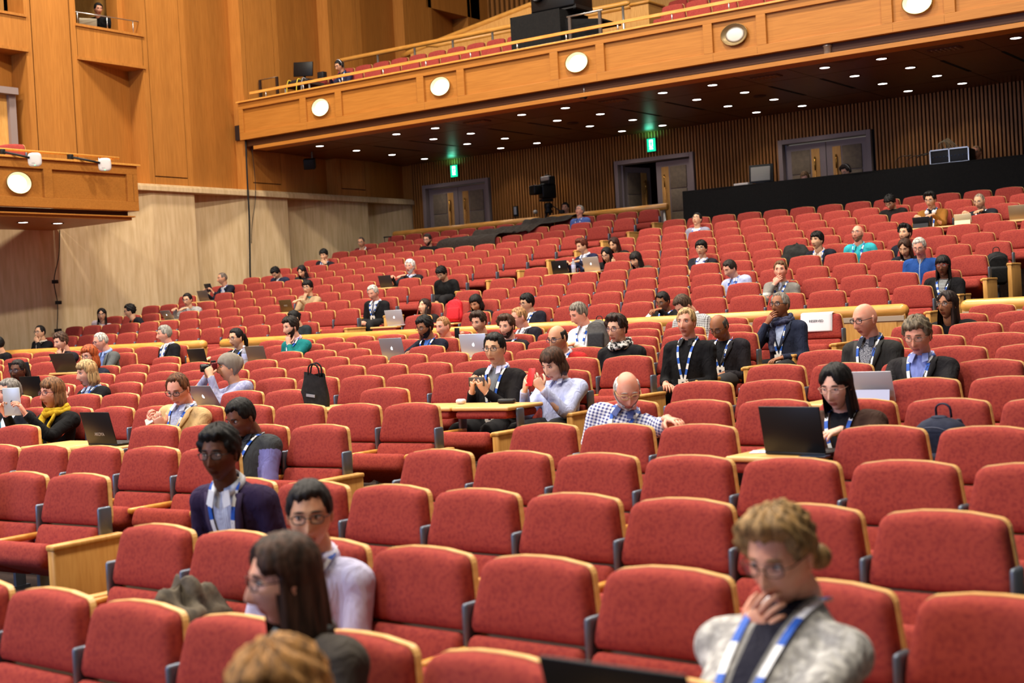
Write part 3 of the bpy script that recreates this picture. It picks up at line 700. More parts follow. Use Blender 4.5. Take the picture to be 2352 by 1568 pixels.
def person(d):
    global PEOPLE_N; PEOPLE_N+=1
    Hc=Vector(d['h'])+Vector((0,0,ZC)); S=d.get('S',1.04); near=d.get('near',0); zf=d['zf']+ZC
    F=dict(d.get('face',{})); F['S']=S
    yaw=radians(d['yaw']); R=Matrix.Rotation(yaw,3,'Z')@Matrix.Rotation(radians(d.get('roll',0)),3,'Y')@Matrix.Rotation(radians(d.get('pitch',0)),3,'X')
    by=radians(d.get('byaw',d['yaw']*.4)); RB=Matrix.Rotation(by,3,'Z')
    Nk=Hc+R@Vector((0,.030,-.105))*S+Vector((0,.012,-.05))*S          # base of the neck
    bx=d.get('bx',0); Nk+=Vector((bx,0,0))
    L=.50*S; zp=d.get('zp',zf+.545); dz=Nk.z-zp; f=sqrt(max(L*L-dz*dz,0.0)) if dz<L else 0
    if dz>L: zp=Nk.z-L*1.02
    f=min(f,d.get('lean',.36)); Pv=Nk+RB@Vector((0,f,0)); Pv.z=zp; Pv.x+=d.get('px',0)
    if 'yr' in d: Pv.y=min(Pv.y,d['yr']-.25)
    ax=(Nk-Pv).normalized(); X=RB@Vector((1,0,0)); X=(X-ax*X.dot(ax)).normalized(); Y=ax.cross(X)    # Y to the back
    TB=Matrix((X,Y,ax)).transposed(); LT=(Nk-Pv).length
    T=lambda x,y,z: Pv+TB@Vector((x*S,y*S,z/.50*LT))
    gir=d.get('girth',1); sh=d.get('sh',1)
    root=thing('person',d['label'],'person',(Pv.x,Pv.y,zf),d.get('group'))
    # --- garment core
    gm=MB()
    def ell_ring(x,y,z,rx,ry,n=20): return [T(x+rx*cos(2*pi*k/n),y+ry*sin(2*pi*k/n)*(1 if sin(2*pi*k/n)>0 else 1),z) for k in range(n)]
    prof=[(-.06,.165*gir,.125*gir,.0),(.02,.172*gir,.128*gir,0),(.12,.155*gir,.118*gir,-.005),(.22,.160*gir,.120*gir,-.005),(.32,.176*sh,.122*gir,0),(.40,.180*sh,.108*gir,.004),(.455,.155*sh,.088,.010),(.49,.100*sh,.068,.012),(.515,.066,.062,.008)]
    gm.loft([ell_ring(0,yo,z,rx,ry) for z,rx,ry,yo in prof],0)
    A={}
    hands=d.get('hands',('lap','lap')); chin=Hc+R@Vector((0,-.075,-.115))*S
    for s,key in((-1,hands[0]),(1,hands[1])):       # s=-1: the person's right (local -x)
        Sh=T(s*.178*sh,.006,.415); l1,l2=.285*S,.255*S
        hint=RB@Vector((s*.5,.45,-1)); curl=.5; fd=None; nn=None
        if key=='lap': W=T(s*.10,-.27,.09); fd=RB@Vector((-s*.55,-.8,-.15)); nn=Vector((0,0,1))
        elif key=='table': W=T(s*.13,-.40,.20); W.z=max(W.z,zf+.87); fd=RB@Vector((-s*.35,-1,-.12)); nn=Vector((0,-.1,1)); curl=.3
        elif key=='chin': W=chin+R@Vector((s*.035,-.025,-.075))*S; fd=R@Vector((-s*.25,.15,1)); nn=R@Vector((s*.4,-1,.1)); hint=RB@Vector((s*.35,-.5,-1)); curl=.75
        elif key=='cheek': W=Hc+R@Vector((s*.105,-.02,-.16))*S; fd=R@Vector((-s*.25,.15,1)); nn=R@Vector((s*.9,-.4,.1)); hint=RB@Vector((s*.5,-.7,-1)); curl=.5
        elif key=='mouth': W=chin+R@Vector((s*.07,-.055,-.055))*S; fd=R@Vector((-s*.6,.0,.75)); nn=R@Vector((s*.25,-1,.3)); hint=RB@Vector((s*.4,-.4,-1)); curl=.42
        elif key=='phone': W=T(s*.065,-.30,.30); fd=RB@Vector((-s*.25,-.35,.9)); nn=RB@Vector((s*.6,-.8,-.2)); curl=.8
        elif key=='phoneup': W=T(s*.085,-.36,.36); fd=RB@Vector((-s*.45,-.3,.8)); nn=RB@Vector((s*.5,-.8,0)); curl=.8
        elif key=='tablet': W=T(s*.13,-.40,.50); fd=RB@Vector((-s*.25,-.4,.9)); nn=RB@Vector((s*.7,.7,-.2)); curl=.6
        elif key=='camera': W=Hc+R@Vector((s*.085,-.19,-.06))*S; fd=R@Vector((-s*.5,-.1,.8)); nn=R@Vector((s*.9,-.3,0)); curl=.9
        elif key=='down': W=T(s*.25,-.05,-.04); fd=Vector((0,-.3,-1)); nn=RB@Vector((s,0,0))
        elif key=='cross': W=T(-s*.10,-.21,.17); fd=RB@Vector((-s*1,-.25,.1)); nn=RB@Vector((0,-1,.3)); hint=RB@Vector((s*1,-.1,-.6)); curl=.4
        elif key=='armrest': W=T(s*.30,-.25,.16); fd=RB@Vector((-s*.2,-1,-.1)); nn=Vector((0,0,1))
        else:                                         # explicit world point and directions
            W=Vector(key[0])+Vector((0,0,ZC)); fd=Vector(key[1]); nn=Vector(key[2]); 
            if len(key)>3: curl=key[3]
            if len(key)>4: hint=Vector(key[4])
        El,W=ik(Sh,W,l1,l2,hint); A[s]=(Sh,El,W,fd,nn,curl)
        pth=catmull([T(s*.10*sh,.006,.425),Sh,Sh.lerp(El,.55),El,El.lerp(W,.5),W],4); m=len(pth); sl=d.get('sleeve',1.0)
        end=m if sl>=1 else max(6,int(m*sl)); rr=[]
        for k in range(m):
            q=k/(m-1); rr.append(S*gir**.5*((.075-.018*sm(0,.45,q)) if q<.5 else (.057-.019*sm(.5,1,q))))
        gm.ell(Sh,(.074*S,.074*S,.074*S),None,12,8); gm.tube(pth[:end],rr[:end],12)
    # remesh into one smooth garment
    me=gm.mesh('tmp',M_BLACK); tmp=bpy.data.objects.new('tmp',me); COL.objects.link(tmp)
    rm=tmp.modifiers.new('r','REMESH'); rm.mode='VOXEL'; rm.voxel_size=.013 if near else .02
    s2=tmp.modifiers.new('s','SMOOTH'); s2.iterations=5 if near else 3; s2.factor=.5
    dg=bpy.context.evaluated_depsgraph_get(); dg.update(); gme=bpy.data.meshes.new_from_object(tmp.evaluated_get(dg)); bpy.data.objects.remove(tmp); bpy.data.meshes.remove(me)
    O=d['o']; gme.materials.clear(); gme.materials.append(outfit_mat({**O,'top':.50}))
    nv=len(gme.vertices); co=[0]*(3*nv); gme.vertices.foreach_get('co',co)
    ti=TB.transposed(); tl=[];am=[]; base=Vector(root['_at'])
    for k in range(nv):
        p=Vector(co[3*k:3*k+3]); q=ti@(p-Pv); tl+= [q.x/S,q.y/S,q.z/LT*.50]; a=0
        for s in(-1,1):
            Sh,El,W=A[s][:3]
            for u,v in((Sh,El),(El,W)):
                e=v-u; t_=max(0,min(1,(p-u).dot(e)/e.length_squared)); 
                if t_>.12 or u is El:
                    if (p-u-e*t_).length<.078*S: a=1
        am.append(float(a)); co[3*k]-=base.x; co[3*k+1]-=base.y; co[3*k+2]-=base.z
    gme.vertices.foreach_set('co',co)
    at=gme.attributes.new('tl','FLOAT_VECTOR','POINT'); at.data.foreach_set('vector',tl)
    at=gme.attributes.new('arm','FLOAT','POINT'); at.data.foreach_set('value',am)
    gme.polygons.foreach_set('use_smooth',[True]*len(gme.polygons)); gme.update()
    go=bpy.data.objects.new(O.get('name','shirt'),gme); COL.objects.link(go); go.parent=root
    # --- body: head, neck, trunk, legs, hands in one mesh
    b=MB(); sk=skin_mat(d['skin']); lipc=tuple(int(v*k) for v,k in zip(d['skin'],(.80,.58,.56)))
    hc=d['hair'][1]; mats=[sk,plain(lipc,.45),M_EYEW,M_IRIS,plain(tuple(int(v*.8) for v in hc),.8),plain((26,25,28),.85) if not d.get('legs') else plain(d['legs'],.85)]
    head_mesh(b,F,R,Hc,(0,1,2,3,4),1)
    b.tube(catmull([T(0,.0,.42),T(0,.006,.475),Nk+ax*.03*S,Hc+R@Vector((0,.022,-.075))*S,Hc+R@Vector((0,.015,-.03))*S],3),[.075*S,.072*S,.068*S,.062*S]+[.057*S]*9,14,0)
    b.loft([[T(rx*.82*cos(2*pi*k/14),yo+ry*.8*sin(2*pi*k/14),z) for k in range(14)] for z,rx,ry,yo in prof[1:-2]],0)
    for s in(-1,1):
        Sh,El,W,fd,nn,curl=A[s]; b.tube(catmull([Sh,El,W],5),[.042*S]*5+[.037*S]*3+[.028*S]*3,10,0)
        hand_mesh(b,W,fd if fd else (W-El),nn,s,0,curl,S*.98,lod=1)
        kn=T(s*.12,0,0)+RB@Vector((s*.03,-.42*S,-.02)); kn.z=zf+.50*S; an=Vector((kn.x,kn.y-.02,zf+.10))
        b.tube(catmull([T(s*.09,.02,.0),kn.lerp(T(s*.09,0,0),.4)+Vector((0,0,.01)),kn,kn.lerp(an,.35),an],4),[.088*S]*5+[.078*S]*3+[.066*S]*3+[.055*S]*3+[.045*S]*3,10,5)
        b.rbox(an+RB@Vector((0,-.07,-.055)),(.045,.135,.045),.035,RB,3,2)
    b.build('body',mats,root)
    # --- hair, beard, glasses
    hs=d['hair'][0]
    hm=MB()
    if hs!='shaved': hair_mesh(hs,{**F,**d.get('hx',{})},hash(d['label'])%9999 if False else PEOPLE_N*17,R,Hc,hm)
    if hs!='shaved': hm.build('hair' if hs!='beanie' else 'beanie',hair_mat(hc) if hs!='beanie' else noisy('knit',hc,tuple(v+14 for v in hc),40,.95,(1,1,.3),bump=.3),root)
    if d.get('beard'):
        bm_=MB(); beard_mesh(F,R,Hc,bm_,d.get('beardlen',0)); bm_.build('beard',hair_mat(d['beard']),root)
    if d.get('gl'):
        gmm=MB(); glasses_mesh(F,R,Hc,gmm,d.get('rim',.0021)); gmm.build('glasses',[plain(d['gl'],.35),M_LENS],root)
    # --- collar and lapels
    if O.get('col'):
        cm=MB(); cc=plain(O['col'],.8); op=.32
        def cf(h,out): return lambda u,v: None
        n=22
        def ring(z,ro,y0): return [T((.070+ro)*sin(a),y0-(.066+ro)*cos(a),z-(.016*cos(a) if True else 0)) for a in [op+(2*pi-2*op)*k/(n-1) for k in range(n)]]
        r1,r2,r3=ring(.492,.006,.006),ring(.532,-.002,.010),ring(.500,.018,.004)
        vs=r1+r2+r3; fs=[(k,k+1,n+k+1,n+k) for k in range(n-1)]+[(n+k,n+k+1,2*n+k+1,2*n+k) for k in range(n-1)]
        cm.add(vs,fs,0,True)
        for s in(-1,1):
            cm.add([T(s*.022,-.072,.515),T(s*.060,-.062,.520),T(s*.072,-.098,.462),T(s*.035,-.110,.448)],[(0,1,2,3)])
        o=cm.build('collar',cc,root); md=o.modifiers.new('t','SOLIDIFY'); md.thickness=.004
    gb=BVHTree.FromPolygons([Vector(v.co)+base for v in gme.vertices],[tuple(p.vertices) for p in gme.polygons])
    def front(x,z,lift=.006):
        o_=T(x,-.6,z); h=gb.ray_cast(o_,TB@Vector((0,1,0)))
        if h[0] is None or (ti@(h[0]-Pv)).y<-.165*S*gir: return T(x,-.128*gir,z)
        return h[0]+h[1]*lift
    if O.get('lapel'):
        lm=MB(); zb,hw=O['v'][:2]
        for s in(-1,1):
            e=[]; 
            for k in range(9):
                z=zb+(.485-zb)*k/8; x=s*hw*(z-zb)/(.50-zb); wl=.052*sin(pi*min(.5,.12+.75*k/8*.62))*(1 if k<7 else .8)
                e.append((front(x,z,.007),front(x+s*wl,z,.011)))
            vs=[p for q in e for p in q]; lm.add(vs,[(2*k,2*k+1,2*k+3,2*k+2) for k in range(8)],0,True)
        o=lm.build('lapel',plain(tuple(int(v*1.08)+3 for v in O['c']),.85),root); md=o.modifiers.new('t','SOLIDIFY'); md.thickness=.005; md.offset=1
    if d.get('lan'):
        lb=d['lan'] if isinstance(d['lan'],(int,float)) and d['lan'] is not True else .16
        lm=MB(); wdt=.0105*(1.0 if near else 1.15)
        for s in(-1,1):
            ps=[T(s*.058,.045,.535),T(s*.074,.0,.520)]; ps+=[front(s*(.072-.062*(k/7)**1.3),.495-(.495-lb)*k/7,.009) for k in range(8)]
            ps=catmull(ps,3); mm=len(ps); vs=[]
            for p,q in zip(ps,ps[1:]+[ps[-1]*2-ps[-2]]):
                tg=(q-p).normalized(); sd=(TB@Vector((0,-1,0))).cross(tg).normalized()*wdt*S; vs+=[p-sd,p+sd]
            for k in range(mm-1): lm.add([vs[2*k],vs[2*k+1],vs[2*k+3],vs[2*k+2]],[(0,1,2,3)],(k//3)%2)
        lo=lm.build('lanyard',[M_LANW,M_LANB],root); md=lo.modifiers.new('t','SOLIDIFY'); md.thickness=.0025
        if d.get('badge',1):
            c0=front(0,lb-.055,.012); Mx=TB; bm2=MB(); bm2.obox(c0,(.046*S,.002,.06*S),Mx,0); bm2.obox(c0+TB@Vector((0,-.0025,-.048*S)),(.046*S,.0012,.010*S),Mx,1); bm2.obox(c0+TB@Vector((0,-.0025,.025*S)),(.012*S,.0012,.012*S),Mx,2)
            bb=bm2.build('badge',[M_CARD,M_CARDB,plain((40,44,70),.6)],root)
    if d.get('scarf'):
        cA,cB,kind=d['scarf']; sc=MB(); n=28
        for k,(zz,rr,tt) in enumerate(((.515,.092,.026),(.545,.082,.024))):
            sc.tube([T(rr*sin(a),-.012-rr*1.02*cos(a),zz-.028*cos(a)+.006*sin(3*a+k)) for a in [2*pi*i/n for i in range(n+1)]],[tt*S*(1+.18*sin(5*i+k)) for i in range(n+1)],9)
        if kind!='wrap':
            for s,lo in(((-1,.17) if kind=='tails' else (-1,.12)),)+(((1,.20),) if kind=='drape' else ()):
                pp=[T(s*.05,-.09,.50)]+[front(s*(.055+.01*sin(k*2)),.47-(.47-lo)*k/5,.022) for k in range(6)]
                sc.tube(catmull(pp,3),.034*S,10,flat=.45)
        sc.build('scarf',noisy('scarf_weave',cA,cB,26 if kind=='wrap' else 40,.95,lo=.45,hi=.55),root)
    if d.get('phones'):
        hp=MB(); ring=d['phones']
        if ring=='neck':
            for s in(-1,1): hp.lathe([(.005,-.018),(.034,-.018),(.038,0),(.03,.016),(.005,.018)],front(s*.052,.44,.03),TB@Matrix.Rotation(pi/2,3,'X'))
            hp.tube([T(.075*sin(a),-.0-.078*cos(a),.505-.03*cos(a)) for a in [radians(35+290*k/16) for k in range(17)]],.009,8)
        else:
            hp.tube([Hc+R@Vector((.090*sin(a),.012,.03+.112*cos(a)))*S for a in [radians(-85+170*k/14) for k in range(15)]],.011,8,1)
            for s in(-1,1): hp.ell(Hc+R@Vector((s*.092,.012,0))*S,(.022,.036,.044),R,12,8,0)
        hp.build('headphones',[plain((236,226,222) if ring=='neck' else (24,24,26),.35),plain((170,172,176),.3,.5)],root)
    return root,T,A,Hc,R,RB,zf
PEOPLE=[
('frontwoman',{'h':(-1.561,3.467,-0.688),'yaw':-5.8,'pitch':18,'zf':-1.928,'yr':3.06,'label':'woman in heathered grey cardigan resting chin on hand,nearest person at right','skin':(224,168,140),'hair':('quiff',(140,110,70)),'o':{'c':(150,148,146),'p':'heather','c2':(196,194,190),'v':(0.0,0.05),'ic':(30,30,44),'name':'cardigan','ns':30},'hands':('mouth','lap'),'gl':(70,44,30),'lan':0.05,'badge':0,'near':1,'face':{'bun':-0.045,'bx':0.045},'rim':0.002,'sh':0.98}),
('brunette',{'h':(-2.873,2.921,-0.732),'yaw':-30.5,'pitch':5,'zf':-1.928,'yr':3.15,'label':'woman with shoulder-length brown hair in profile,grey coat,near bottom left','skin':(222,170,146),'hair':('long',(62,42,32)),'o':{'c':(70,64,58),'name':'coat','col':(96,104,104)},'gl':(60,34,26),'near':1,'face':{'hairlen':0.19,'gaze':-0.003}}),
('blondtop',{'h':(-1.946,1.945,-0.75),'yaw':5.0,'pitch':10,'zf':-2.0,'label':'person at the bottom edge showing only the crown of light brown hair','skin':(214,160,130),'hair':('thick',(150,108,62)),'o':{'c':(80,70,62)}}),
('glassesman',{'h':(-3.693,3.909,-0.719),'yaw':38.4,'pitch':8,'zf':-1.846,'yr':4.18,'label':'black haired man in pale lavender shirt with glasses,behind the brown-haired woman','skin':(206,158,126),'hair':('short',(34,30,30)),'o':{'c':(196,194,222),'p':None,'col':(206,204,230)},'gl':(40,34,34),'lan':0.2,'near':1,'hx':{}}),
('purple',{'h':(-5.026,4.717,-0.592),'yaw':18.8,'pitch':5,'zf':-1.77,'yr':5.27,'label':'woman with cropped black hair in dark purple blazer turned sideways in an aisle seat','skin':(92,58,42),'hair':('afro',(18,16,16)),'o':{'c':(46,34,62),'v':(0.02,0.075),'ic':(198,206,226),'ip':'vstripe','ic2':(170,182,210),'lapel':1,'name':'blazer','col':(222,226,236)},'gl':(26,20,20),'lan':0.1,'near':1}),
('vest',{'h':(-6.883,6.677,-0.584),'yaw':-4.1,'pitch':25,'zf':-1.642,'yr':6.95,'label':'man in charcoal vest over lavender shirt looking down,behind woman in purple blazer','skin':(112,72,52),'hair':('short',(18,16,16)),'o':{'c':(58,60,62),'ac':(118,118,176),'name':'vest','col':(30,30,36)},'lan':0.2,'near':1}),
('tanjacket',{'h':(-8.515,7.592,-0.435),'yaw':18.3,'pitch':25,'zf':-1.571,'yr':7.86,'label':'man in tan sports jacket looking at his phone,dark framed glasses','skin':(226,164,140),'hair':('receding',(92,58,36)),'o':{'c':(192,160,112),'v':(0.2,0.085),'lapel':1,'name':'jacket','ic':(206,212,228),'ip':'check','ic2':(120,136,190),'col':(196,204,226)},'hands':('phone','phone'),'gl':(24,20,20),'lan':0.16,'near':1,'rim':0.0024}),
('yellowscarf',{'h':(-10.123,7.606,-0.449),'yaw':-1.9,'pitch':0,'zf':-1.571,'yr':7.88,'label':'woman in black jacket and yellow scarf holding up a tablet at left','skin':(226,164,140),'hair':('bob',(112,78,50)),'o':{'c':(18,18,20),'name':'jacket'},'hands':('tablet','tablet'),'gl':(90,40,60),'near':1,'scarf':((196,158,30),(216,180,50),'drape')}),
('oldman',{'h':(-10.727,7.611,-0.441),'yaw':-5.4,'pitch':0,'zf':-1.571,'yr':7.88,'label':'grey haired man in white shirt at the left edge beside the tablet holder','skin':(226,164,140),'hair':('short',(112,106,100)),'o':{'c':(28,28,34),'v':(0.0,0.1),'ic':(214,222,240),'name':'jacket'},'near':1}),
('blondephone',{'h':(-11.987,9.455,-0.351),'yaw':-13.3,'pitch':8,'zf':-1.451,'yr':9.73,'label':'woman with chin-length blonde hair photographing with a pale phone,left side','skin':(222,172,146),'hair':('bob',(164,134,92)),'o':{'c':(24,23,26),'v':(0.18,0.1),'ic':(150,170,214),'name':'jacket','col':(172,190,224)},'hands':('phoneup','phoneup'),'lan':0.2}),
('redhead',{'h':(-14.286,11.324,-0.204),'yaw':6.6,'pitch':10,'zf':-1.323,'yr':11.59,'label':'woman with wavy copper red hair and dark glasses,left side','skin':(228,176,152),'hair':('bob',(150,72,36)),'o':{'c':(30,32,46),'name':'jacket'},'hands':('table','table'),'gl':(30,26,28),'face':{'hairlen':0.16}}),
('greyblazer',{'h':(-15.979,12.876,-0.036),'yaw':-18.9,'pitch':15,'zf':-1.198,'yr':13.27,'label':'man with short white hair in grey blazer and blue shirt facing away left','skin':(226,164,140),'hair':('crop',(176,170,160)),'o':{'c':(86,88,88),'v':(0.2,0.085),'lapel':1,'name':'jacket','ic':(120,146,206),'col':(140,164,214)},'hands':('table','table'),'gl':(40,44,60)}),
('darksuit',{'h':(-15.913,13.984,0.019),'yaw':-31.3,'pitch':5,'zf':-1.136,'yr':14.25,'label':'man with grey hair in black suit looking left,aisle seat by wooden rail','skin':(226,164,140),'hair':('short',(132,128,120)),'o':{'c':(26,25,28),'v':(0.2,0.085),'lapel':1,'name':'jacket','ic':(232,234,238),'col':(236,236,240)},'lan':0.2}),
('chinman',{'h':(-16.897,12.901,-0.005),'yaw':-2.4,'pitch':15,'zf':-1.198,'yr':13.17,'label':'brown haired man in dark jacket resting chin on hand behind an open laptop','skin':(222,172,146),'hair':('thick',(70,50,38)),'o':{'c':(34,30,36),'name':'jacket','v':(0.3,0.05),'ic':(60,60,70)},'hands':('table','chin')}),
('edgeman',{'h':(-19.393,13.592,0.002),'yaw':-35.0,'pitch':10,'zf':-1.136,'yr':13.89,'label':'person in black top cut off at the far left edge','skin':(216,172,138),'hair':('short',(18,16,16)),'o':{'c':(20,20,24)}}),
('mouthman',{'h':(-22.048,16.38,0.186),'yaw':8.4,'pitch':0,'zf':-0.895,'yr':16.65,'label':'man in black jacket covering his mouth by hand,first seat against the stone wall','skin':(216,172,138),'hair':('receding',(24,22,22)),'o':{'c':(24,24,28),'v':(0.2,0.085),'lapel':1,'name':'jacket','ic':(214,204,190),'col':(220,210,196)},'hands':('lap','mouth'),'gl':(30,30,30)}),
('beanie',{'h':(-9.852,9.436,-0.343),'yaw':-33.8,'pitch':0,'zf':-1.451,'yr':9.71,'label':'person in grey knit beanie aiming a camera,lavender grey sweater','skin':(206,158,126),'hair':('beanie',(122,114,104)),'o':{'c':(140,142,176),'p':'heather','c2':(168,170,198),'name':'sweater'},'hands':('camera','camera')}),
('ponytail',{'h':(-13.576,13.16,-0.088),'yaw':-4.1,'pitch':8,'zf':-1.198,'yr':13.43,'label':'woman with black ponytail and glasses in black jacket beside a water bottle','skin':(216,172,138),'hair':('tied',(18,16,16)),'o':{'c':(22,22,24),'v':(0.3,0.05),'ic':(60,60,60),'name':'jacket'},'hands':('table','table'),'gl':(24,22,24),'face':{'tail':1},'lan':0.2}),
('teal',{'h':(-12.497,13.077,0.016),'yaw':-11.3,'pitch':10,'zf':-1.198,'yr':13.42,'label':'man in teal sweater with hand on chin and lanyard','skin':(222,172,146),'hair':('thick',(34,26,22)),'o':{'c':(24,112,112),'v':(0.36,0.06),'ic':(212,168,176),'name':'sweater','col':(216,176,184)},'hands':('lap','chin'),'lan':0.2,'beard':(46,34,28)}),
('bun',{'h':(-15.475,16.284,0.155),'yaw':-16.5,'pitch':20,'zf':-0.895,'yr':16.59,'label':'person with black hair bun in dark hoodie behind man in teal sweater','skin':(216,172,138),'hair':('tied',(18,16,16)),'o':{'c':(36,44,48),'name':'hoodie'},'face':{'bun':0.03}}),
('suitaisle',{'h':(-15.33,18.077,0.525),'yaw':5.3,'pitch':20,'zf':-0.536,'yr':18.44,'label':'silver haired man in black suit and tie asleep in an aisle seat,hands in lap','skin':(226,164,140),'hair':('short',(176,170,160)),'o':{'c':(26,25,28),'v':(0.2,0.085),'lapel':1,'name':'jacket','ic':(236,236,240),'tie':(96,98,116),'col':(240,240,242)},'lan':0.16,'face':{'eyes':0},'legs':(24,24,27)}),
('asleepwoman',{'h':(-13.765,17.469,0.22),'yaw':-6.8,'pitch':-15,'zf':-0.699,'yr':17.74,'label':'woman with head tipped back asleep behind a silver white laptop','skin':(216,172,138),'hair':('long',(44,32,28)),'o':{'c':(34,32,34)},'face':{'eyes':0,'hairlen':0.16}}),
('bagwoman',{'h':(-12.732,17.456,0.23),'yaw':1.1,'pitch':25,'zf':-0.699,'yr':17.74,'label':'woman with dark bobbed hair beside the red backpack','skin':(206,158,126),'hair':('bob',(26,22,22)),'o':{'c':(34,32,36)},'face':{'eyes':2}}),
('beardnavy',{'h':(-10.297,13.054,-0.074),'yaw':-6.7,'pitch':15,'zf':-1.198,'yr':13.4,'label':'man with black beard in navy hoodie resting head on hand behind silver laptop','skin':(150,100,70),'hair':('thick',(18,16,16)),'o':{'c':(26,27,42),'v':(0.3,0.05),'ic':(70,110,190),'name':'hoodie'},'hands':('cheek','table'),'gl':(24,22,24),'beard':(26,22,22),'lan':0.22}),
('blondshort',{'h':(-10.775,14.034,-0.086),'yaw':-7.5,'pitch':10,'zf':-1.136,'yr':14.34,'label':'man with short fair hair and orange collar behind the bearded man in navy','skin':(226,164,140),'hair':('crop',(150,104,66)),'o':{'c':(208,140,120),'col':(226,150,120)}}),
('phoneman',{'h':(-10.225,14.052,-0.055),'yaw':1.0,'pitch':12,'zf':-1.136,'yr':14.33,'label':'young man with dark swept hair holding up a black phone','skin':(222,172,146),'hair':('quiff',(52,38,30)),'o':{'c':(52,46,46),'v':(0.3,0.06),'ic':(226,220,212),'name':'jacket'},'hands':('phoneup','lap')}),
('bearddark',{'h':(-9.156,13.121,-0.118),'yaw':4.9,'pitch':8,'zf':-1.198,'yr':13.39,'label':'brown bearded man in dark sweater behind white laptop','skin':(222,172,146),'hair':('quiff',(64,44,32)),'o':{'c':(34,30,36)},'hands':('table','table'),'beard':(66,46,34),'lan':0.3}),
('blondglasses',{'h':(-9.613,14.056,-0.023),'yaw':-30.6,'pitch':15,'zf':-1.136,'yr':14.33,'label':'man with cropped ginger blond hair and glasses in dark suit,white open collar','skin':(226,164,140),'hair':('crop',(158,116,76)),'o':{'c':(34,31,40),'v':(0.2,0.085),'lapel':1,'name':'jacket','ic':(228,230,238),'col':(234,236,242)},'hands':('table','lap'),'gl':(26,24,26),'face':{'eyes':2}}),
('blackhairglasses',{'h':(-11.155,16.529,0.172),'yaw':-21.0,'pitch':10,'zf':-0.882,'yr':16.82,'label':'man with messy black hair and dark navy sweater,white collar,behind blond man','skin':(216,172,138),'hair':('thick',(18,16,16)),'o':{'c':(30,30,40),'v':(0.38,0.06),'ic':(232,234,240),'col':(236,238,242)},'gl':(26,24,24),'lan':0.25}),
('jacketphone',{'h':(-6.696,9.407,-0.264),'yaw':10.4,'pitch':5,'zf':-1.451,'yr':9.68,'label':'black haired man in black field jacket holding a phone in both hands,behind writing table','skin':(216,172,138),'hair':('short',(18,16,16)),'o':{'c':(30,27,28),'v':(0.16,0.07),'ic':(120,124,130),'name':'jacket','col':(196,196,222)},'hands':('phone','phone'),'gl':(28,26,30),'lan':0.1,'near':1,'rim':0.0022}),
('redphone',{'h':(-6.121,9.402,-0.408),'yaw':-6.9,'pitch':22,'zf':-1.451,'yr':9.67,'label':'woman with short brown hair in pale blue ruffled blouse using a red phone','skin':(232,190,164),'hair':('bob',(66,42,30)),'o':{'c':(182,190,226),'name':'blouse','col':(196,204,234)},'hands':('phoneup','phoneup'),'near':1,'face':{'eyes':2,'hairlen':0.09},'sh':0.95}),
('redsweater',{'h':(-7.141,11.062,-0.235),'yaw':-7.2,'pitch':15,'zf':-1.323,'yr':11.53,'label':'balding man in red sweater covering his mouth by hand,glasses','skin':(206,158,126),'hair':('bald',(34,28,26)),'o':{'c':(170,34,36),'v':(0.4,0.06),'ic':(206,200,206),'name':'sweater','col':(206,196,206)},'hands':('mouth','lap'),'gl':(34,40,74),'lan':0.22}),
('whiteshirt',{'h':(-8.097,13.001,-0.019),'yaw':-23.1,'pitch':22,'zf':-1.198,'yr':13.38,'label':'grey haired man in white shirt leaning forward over a grey backpack','skin':(226,164,140),'hair':('short',(112,104,94)),'o':{'c':(232,234,240),'col':(240,242,246)},'hands':('table','table'),'lan':0.25,'face':{'eyes':2}}),
('pixie',{'h':(-6.591,11.234,-0.177),'yaw':-4.6,'pitch':5,'zf':-1.323,'yr':11.53,'label':'woman with dark pixie haircut and patterned black and white scarf','skin':(226,178,152),'hair':('quiff',(48,34,28)),'o':{'c':(26,25,27)},'gl':(60,40,60),'near':1,'scarf':((26,26,28),(214,210,204),'wrap')}),
('mustache',{'h':(-8.955,16.521,0.084),'yaw':-6.5,'pitch':20,'zf':-0.882,'yr':16.82,'label':'man with thin moustache in black zip jacket,white lanyard,second block row one','skin':(150,100,70),'hair':('short',(24,20,20)),'o':{'c':(22,22,24),'zip':(120,120,120),'name':'jacket'},'hands':('phone','table'),'gl':(80,76,70),'lan':0.16,'face':{'eyes':2},'hx':{}}),
('checkback',{'h':(-7.35,14.037,0.013),'yaw':-22.4,'pitch':45,'zf':-1.136,'yr':14.31,'label':'brown haired man in small-checked shirt bowing his head behind tall blond man','skin':(222,172,146),'hair':('short',(70,52,40)),'o':{'c':(226,224,222),'p':'check','c2':(66,64,66),'pk':0.02,'col':(200,200,200)}}),
('tallblond',{'h':(-5.871,11.252,-0.148),'yaw':5.6,'pitch':0,'zf':-1.323,'yr':11.52,'label':'blond man in black shirt with blue lanyard and name badge,hands clasped','skin':(226,164,140),'hair':('short',(166,134,92)),'o':{'c':(22,21,24),'name':'shirt','col':(24,23,26)},'lan':0.12,'near':1,'face':{'w':0.94,'eyes':1}}),
('baldsuit',{'h':(-5.969,12.106,-0.216),'yaw':-3.8,'pitch':28,'zf':-1.263,'yr':12.45,'label':'bald man in dark suit and black sweater looking down,glasses','skin':(150,100,70),'hair':('bald',(60,54,50)),'o':{'c':(34,31,36),'v':(0.2,0.085),'lapel':1,'name':'jacket','ic':(24,24,28)},'gl':(30,26,26),'lan':0.14,'near':1,'face':{'eyes':0},'legs':(40,37,40)}),
